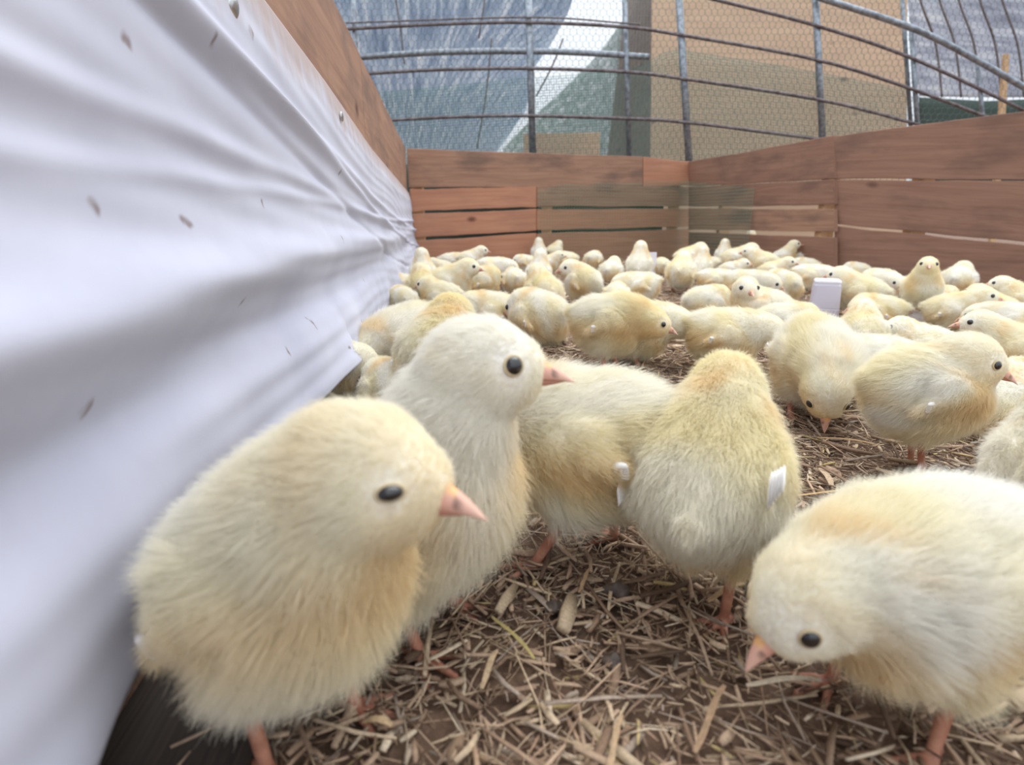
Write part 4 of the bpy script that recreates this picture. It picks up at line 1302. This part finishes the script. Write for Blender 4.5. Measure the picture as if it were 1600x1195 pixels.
# ------------------------------------------------------------------ pipe fence with wire netting behind the pen
FY = 2.85
def tube_px(name, pts, width_px, mat, label, cat, Y=FY, group=None, bow=True):
    q = [at_y(a, b_, Y) for a, b_ in pts]
    # smooth curve through the points
    if len(q) > 2:
        t = np.arange(len(q)); tt = np.linspace(0, len(q) - 1, 24)
        out = []
        qa = np.array(q)
        for x in tt:
            i = int(min(max(math.floor(x), 0), len(q) - 2)); f = x - i
            p0, p1, p2, p3 = qa[max(i - 1, 0)], qa[i], qa[i + 1], qa[min(i + 2, len(q) - 1)]
            out.append(.5 * ((2 * p1) + (-p0 + p2) * f + (2 * p0 - 5 * p1 + 4 * p2 - p3) * f ** 2 + (-p0 + 3 * p1 - 3 * p2 + p3) * f ** 3))
        q = out
    dpx = Y / (F * CP + 450 * SP)
    P = Parts(); P.tube(q, width_px * .5 * dpx, 12)
    o = P.build(name, M[mat])
    return tag(o, label, cat, group)
G1 = 'upright pipes of the fence'
tube_px('fence_post', [(549, -70), (562, 250)], 8, 'pipe', 'galvanised upright pipe nearest the left board', 'pipe', FY, G1)
tube_px('fence_post', [(824, -70), (833, 262)], 11, 'pipe', 'thick galvanised upright pipe left of the bright sky gap', 'pipe', FY, G1)
tube_px('fence_post', [(974, -70), (984, 270)], 8, 'pipe', 'thin galvanised upright pipe before the grey board edge', 'pipe', FY + .02, G1)
tube_px('fence_post', [(1057, -70), (1078, 280)], 11, 'pipe', 'thick galvanised upright pipe at the far corner of the pen', 'pipe', FY, G1)
tube_px('fence_post', [(1271, -70), (1287, 260)], 10, 'pipe', 'galvanised upright pipe across the middle of the tan board', 'pipe', FY, G1)
tube_px('fence_post', [(1405, -70), (1426, 240)], 6, 'pipe', 'thin upright pipe along the right edge of the tan board', 'pipe', FY + .03, G1)
tube_px('fence_post', [(1424, 44), (1436, 240)], 7, 'pipe', 'short upright pipe capped by the sloping top pipe', 'pipe', FY, G1)
tube_px('fence_post', [(1527, 96), (1540, 230)], 6, 'pipe', 'short upright pipe furthest right under the sloping top pipe', 'pipe', FY, G1)
G2 = 'thin cross rods of the fence'
tube_px('cross_rod', [(530, 46), (680, 38), (824, 35), (973, 42), (1060, 54), (1275, 93), (1430, 141), (1560, 190)], 5, 'rebar', 'rusty cross rod, second highest, running the whole fence', 'rod', FY - .018, G2)
tube_px('cross_rod', [(560, 116), (680, 109), (824, 107), (973, 112), (1060, 122), (1282, 156), (1440, 196)], 5, 'rebar', 'rusty cross rod just under the thick horizontal pipe', 'rod', FY - .018, G2)
tube_px('cross_rod', [(590, 189), (700, 183), (824, 181), (973, 185), (1070, 191), (1262, 215), (1330, 226)], 5, 'rebar', 'lowest rusty cross rod above the pen boards', 'rod', FY - .018, G2)
tube_px('cross_rod', [(1060, -14), (1120, 0), (1275, 40), (1430, 93), (1620, 182)], 5, 'rebar', 'cross rod crossing the top of the tan board', 'rod', FY - .018, G2)
tube_px('cross_rod', [(540, 36), (824, 27), (973, 36), (1000, 38)], 2.5, 'rebar', 'thinnest cross rod close above the second rod at the left', 'rod', FY - .017, G2)
tube_px('rail_pipe', [(552, 90), (680, 82), (824, 80), (920, 83), (1014, 89)], 9, 'pipe', 'thick horizontal pipe ending before the grey board', 'pipe', FY + .022)
tube_px('top_pipe', [(1240, -18), (1292, 0), (1430, 46), (1530, 96), (1660, 172)], 9, 'pipe', 'sloping top pipe descending to the right picture edge', 'pipe', FY - .03)
# wooden stake with a brace
st = plank('stake', (0, 3.2), (1, 3.2), [at_y(1571, 84, 3.2), at_y(1578, 84, 3.2), at_y(1588, 250, 3.2) * [1, 1, 0], at_y(1578, 250, 3.2) * [1, 1, 0]], M['stake_wood'], None, thick=.02, world_pts=True, n=6)
tag(st, 'narrow upright wooden stake behind the fence at the far right', 'stake')

def chicken_wire():
    o0 = at_y(540, 270, FY + .012); o1 = at_y(1640, -40, FY + .012)
    x0, x1, z0, z1 = o0[0] - .05, o1[0] + .1, .30, o1[2] + .1
    a = .0165; w = a * math.sqrt(3)
    E = {}
    nx, nz = int((x1 - x0) / w), int((z1 - z0) / (1.5 * a))
    segs = []
    rg = np.random.default_rng(2)
    cache = {}
    def jit(p):
        k = (round(p[0], 4), round(p[1], 4))
        if k not in cache: cache[k] = (p[0] + rg.normal(0, .0011), p[1] + rg.normal(0, .0011))
        return cache[k]
    for r_ in range(nz):
        for c in range(nx):
            cx_ = x0 + c * w + (w / 2 if r_ % 2 else 0); cz = z0 + r_ * 1.5 * a
            t = (cx_, cz + a); ur = (cx_ + w / 2, cz + a / 2); lr = (cx_ + w / 2, cz - a / 2); ul = (cx_ - w / 2, cz + a / 2)
            segs += [(jit(ul), jit(t), .0008), (jit(t), jit(ur), .0008), (jit(ur), jit(lr), .0012)]
    n = len(segs)
    A_ = np.array([[s[0][0], 0, s[0][1]] for s in segs]); B_ = np.array([[s[1][0], 0, s[1][1]] for s in segs]); rr_ = np.array([s[2] for s in segs])
    d = B_ - A_; d /= np.linalg.norm(d, axis=1)[:, None]
    u = np.cross(d, [0, 1.0, 0]); v = np.tile([0, 1.0, 0], (n, 1))
    V = np.zeros((n, 6, 3))
    for k in range(3):
        an = 2 * math.pi * k / 3
        off = (u * math.cos(an) + v * math.sin(an)) * rr_[:, None]
        V[:, k] = A_ + off; V[:, 3 + k] = B_ + off
    V[:, :, 1] += FY + .012
    # a gentle slack in the netting
    V[:, :, 1] += .006 * np.sin(V[:, :, 0] * 5) * np.cos(V[:, :, 2] * 7)
    f = np.array([(0, 1, 4, 3), (1, 2, 5, 4), (2, 0, 3, 5)])
    Q = (np.arange(n)[:, None, None] * 6 + f[None]).reshape(-1, 4)
    o = link('wire_netting', mesh_np('wire_netting', V.reshape(-1, 3), Q, smooth=False), M['wire'])
    tag(o, 'hexagonal wire netting stretched over the pipe fence behind the pen', 'netting')
chicken_wire()

def sheet(name, rows, mat, thick=.004, sub=10, sag=.0):
    """rows: list of polylines of world points, lofted into a thick sheet."""
    def res(poly, n):
        poly = np.array(poly, float); seg = np.linalg.norm(np.diff(poly, axis=0), axis=1); t = np.concatenate([[0], np.cumsum(seg)]); tt = np.linspace(0, t[-1], n)
        return np.stack([np.interp(tt, t, poly[:, i]) for i in range(3)], 1)
    nU = 40
    R_ = [res(r_, nU) for r_ in rows]
    G = []
    for i in range(len(R_) - 1):
        for k in range(sub):
            G.append(R_[i] + (R_[i + 1] - R_[i]) * (k / sub))
    G.append(R_[-1])
    G = np.array(G); nr_ = len(G)
    du = np.concatenate([np.zeros((1, nU)), np.cumsum(np.linalg.norm(np.diff(G, axis=0), axis=2), 0)]); dv = np.concatenate([np.zeros((nr_, 1)), np.cumsum(np.linalg.norm(np.diff(G, axis=1), axis=2), 1)], 1)
    UV = np.stack([dv.ravel(), du.ravel()], 1)
    V = G.reshape(-1, 3)
    Q = np.array([[i * nU + j, i * nU + j + 1, (i + 1) * nU + j + 1, (i + 1) * nU + j] for i in range(nr_ - 1) for j in range(nU - 1)])
    o = link(name, mesh_np(name, V, Q, uv=UV), mat)
    so = o.modifiers.new('thickness', 'SOLIDIFY'); so.thickness = thick; so.offset = 0
    return o
at = at_y
def foot(p): return np.array([p[0], p[1], 0.0])
# shade net on the fence
o = sheet('shade_net', [[at(540, 150, FY + .05), at(825, 122, FY + .05), at(985, 110, FY + .05), at(1050, 76, FY + .05), at(1240, 106, FY + .05), at(1418, 140, FY + .05)],
                        [at(560, 290, FY + .05), at(825, 290, FY + .05), at(985, 290, FY + .05), at(1050, 290, FY + .05), at(1240, 280, FY + .05), at(1425, 260, FY + .05)]], M['net'], thick=.001)
tag(o, 'fine green shade net hung along the lower part of the pipe fence', 'net')
# boards standing behind
tb = plank('board_panel', (0, 3.35), (1, 3.35), [at(1020, -60, 3.35), at(1418, -40, 3.35), foot(at(1427, 330, 3.35)), foot(at(1020, 330, 3.35))], M['tan_board'], None, thick=.02, world_pts=True, n=40, seed=51)
tag(tb, 'large tan wooden board standing upright behind the wire netting', 'board')
gb = plank('board_panel', (0, 1), (1, 0), [at(985, -60, 4.0), at(1021, -60, 3.36), foot(at(1021, 330, 3.36)), foot(at(934, 330, 4.0))], M['grey_board'], None, thick=.02, world_pts=True, n=10, seed=52)
tag(gb, 'grey brown board edge leaning beside the sky gap left of the tan board', 'board')
# foil lined roof halves of the long tunnel and the far end
o = sheet('ceiling', [[at(470, -120, 3.3), at(520, 60, 3.5), at(575, 170, 4.2), at(600, 262, 5.6)],
                      [at(760, -120, 3.3), at(720, 40, 3.9), at(700, 150, 5.2), at(700, 255, 7.2)],
                      [at(930, -120, 3.4), at(890, 14, 4.0), at(866, 60, 4.8), at(833, 108, 6.0), at(822, 172, 7.8), at(776, 238, 10)]], M['foil'], .006)
tag(o, kind='structure')
o = sheet('wall_tunnel', [[at(973, 34, 4.2), at(930, 90, 5.2), at(880, 140, 6.6), at(838, 178, 8.2), at(786, 232, 10.2)],
                          [at(965, 110, 4.3), at(930, 150, 5.4), at(890, 185, 7.0), at(850, 215, 8.6), at(788, 250, 10.4)],
                          [at(950, 270, 4.3), at(925, 270, 5.4), at(900, 270, 7.0), at(850, 270, 8.6), at(790, 270, 10.5)]], M['foil_green'], .006)
tag(o, kind='structure')
fb = plank('board_panel', (0, 6), (1, 6), [at(818, 209, 4.25), at(938, 207, 4.25), foot(at(938, 300, 4.25)), foot(at(818, 300, 4.25))], M['tan_board'], None, thick=.02, world_pts=True, n=10, seed=53)
tag(fb, 'distant low tan board seen through the net below the sky gap', 'board')
o = sheet('wall_foil', [[at(1405, -100, 4.4), at(1520, -100, 4.2), at(1720, -80, 3.9)],
                        [at(1430, 96, 4.6), at(1520, 96, 4.4), at(1720, 70, 4.1)],
                        [at(1436, 150, 4.6), at(1520, 152, 4.4), at(1720, 152, 4.1)]], M['foil_grey'], .006)
tag(o, kind='structure')
for k, px_ in enumerate((1452, 1482, 1512, 1545, 1580)):
    tube_px('roof_hoop', [(px_ - 34, -90), (px_ - 14, 0), (px_ + 10, 70), (px_ + 20, 152)], 3, 'rebar',
            ['thin roof hoop on the grey foil next to the fence corner', 'second thin roof hoop on the grey foil', 'middle thin roof hoop on the grey foil', 'fourth thin roof hoop on the grey foil', 'last thin roof hoop on the grey foil by the stake'][k], 'hoop', 3.95, 'roof hoops on the grey foil')
for k, (a_, b_) in enumerate((((606, -60), (632, 100)), ((760, -60), (748, 60)), ((768, 60), (745, 232)), ((880, 60), (838, 150)))):
    tube_px('roof_hoop', [a_, ((a_[0] + b_[0]) / 2 + 3, (a_[1] + b_[1]) / 2), b_], 2.5, 'rebar',
            ['thin dark hoop line on the blue foil at the left', 'thin vertical rod on the blue foil at the top', 'thin vertical rod low on the blue foil', 'slanting hoop rod at the edge of the sky gap'][k], 'hoop', 3.25, 'hoops and rods before the blue foil')
tr = sheet('tarp', [[at(1436, 152, 3.6), at(1540, 158, 3.6), at(1720, 150, 3.6)], [at(1436, 300, 3.6), at(1540, 300, 3.6), at(1720, 300, 3.6)]], M['grey_board'], .004)
tr.data.materials.clear(); tr.data.materials.append(plain('dark_green_tarp', lin(66, 82, 76), .8))
tag(tr, 'dark green tarp behind the netting at the far right above the boards', 'tarp')

tp = sheet('tarp', [[(-1.0, 2.36, .40), (.70, 2.785, .36)], [(-1.0, 2.36, 0), (.70, 2.785, 0)]], bpy.data.materials['dark_green_tarp'], .003)
tag(tp, 'dark green tarp seen through the plank gaps behind the back wall', 'tarp')
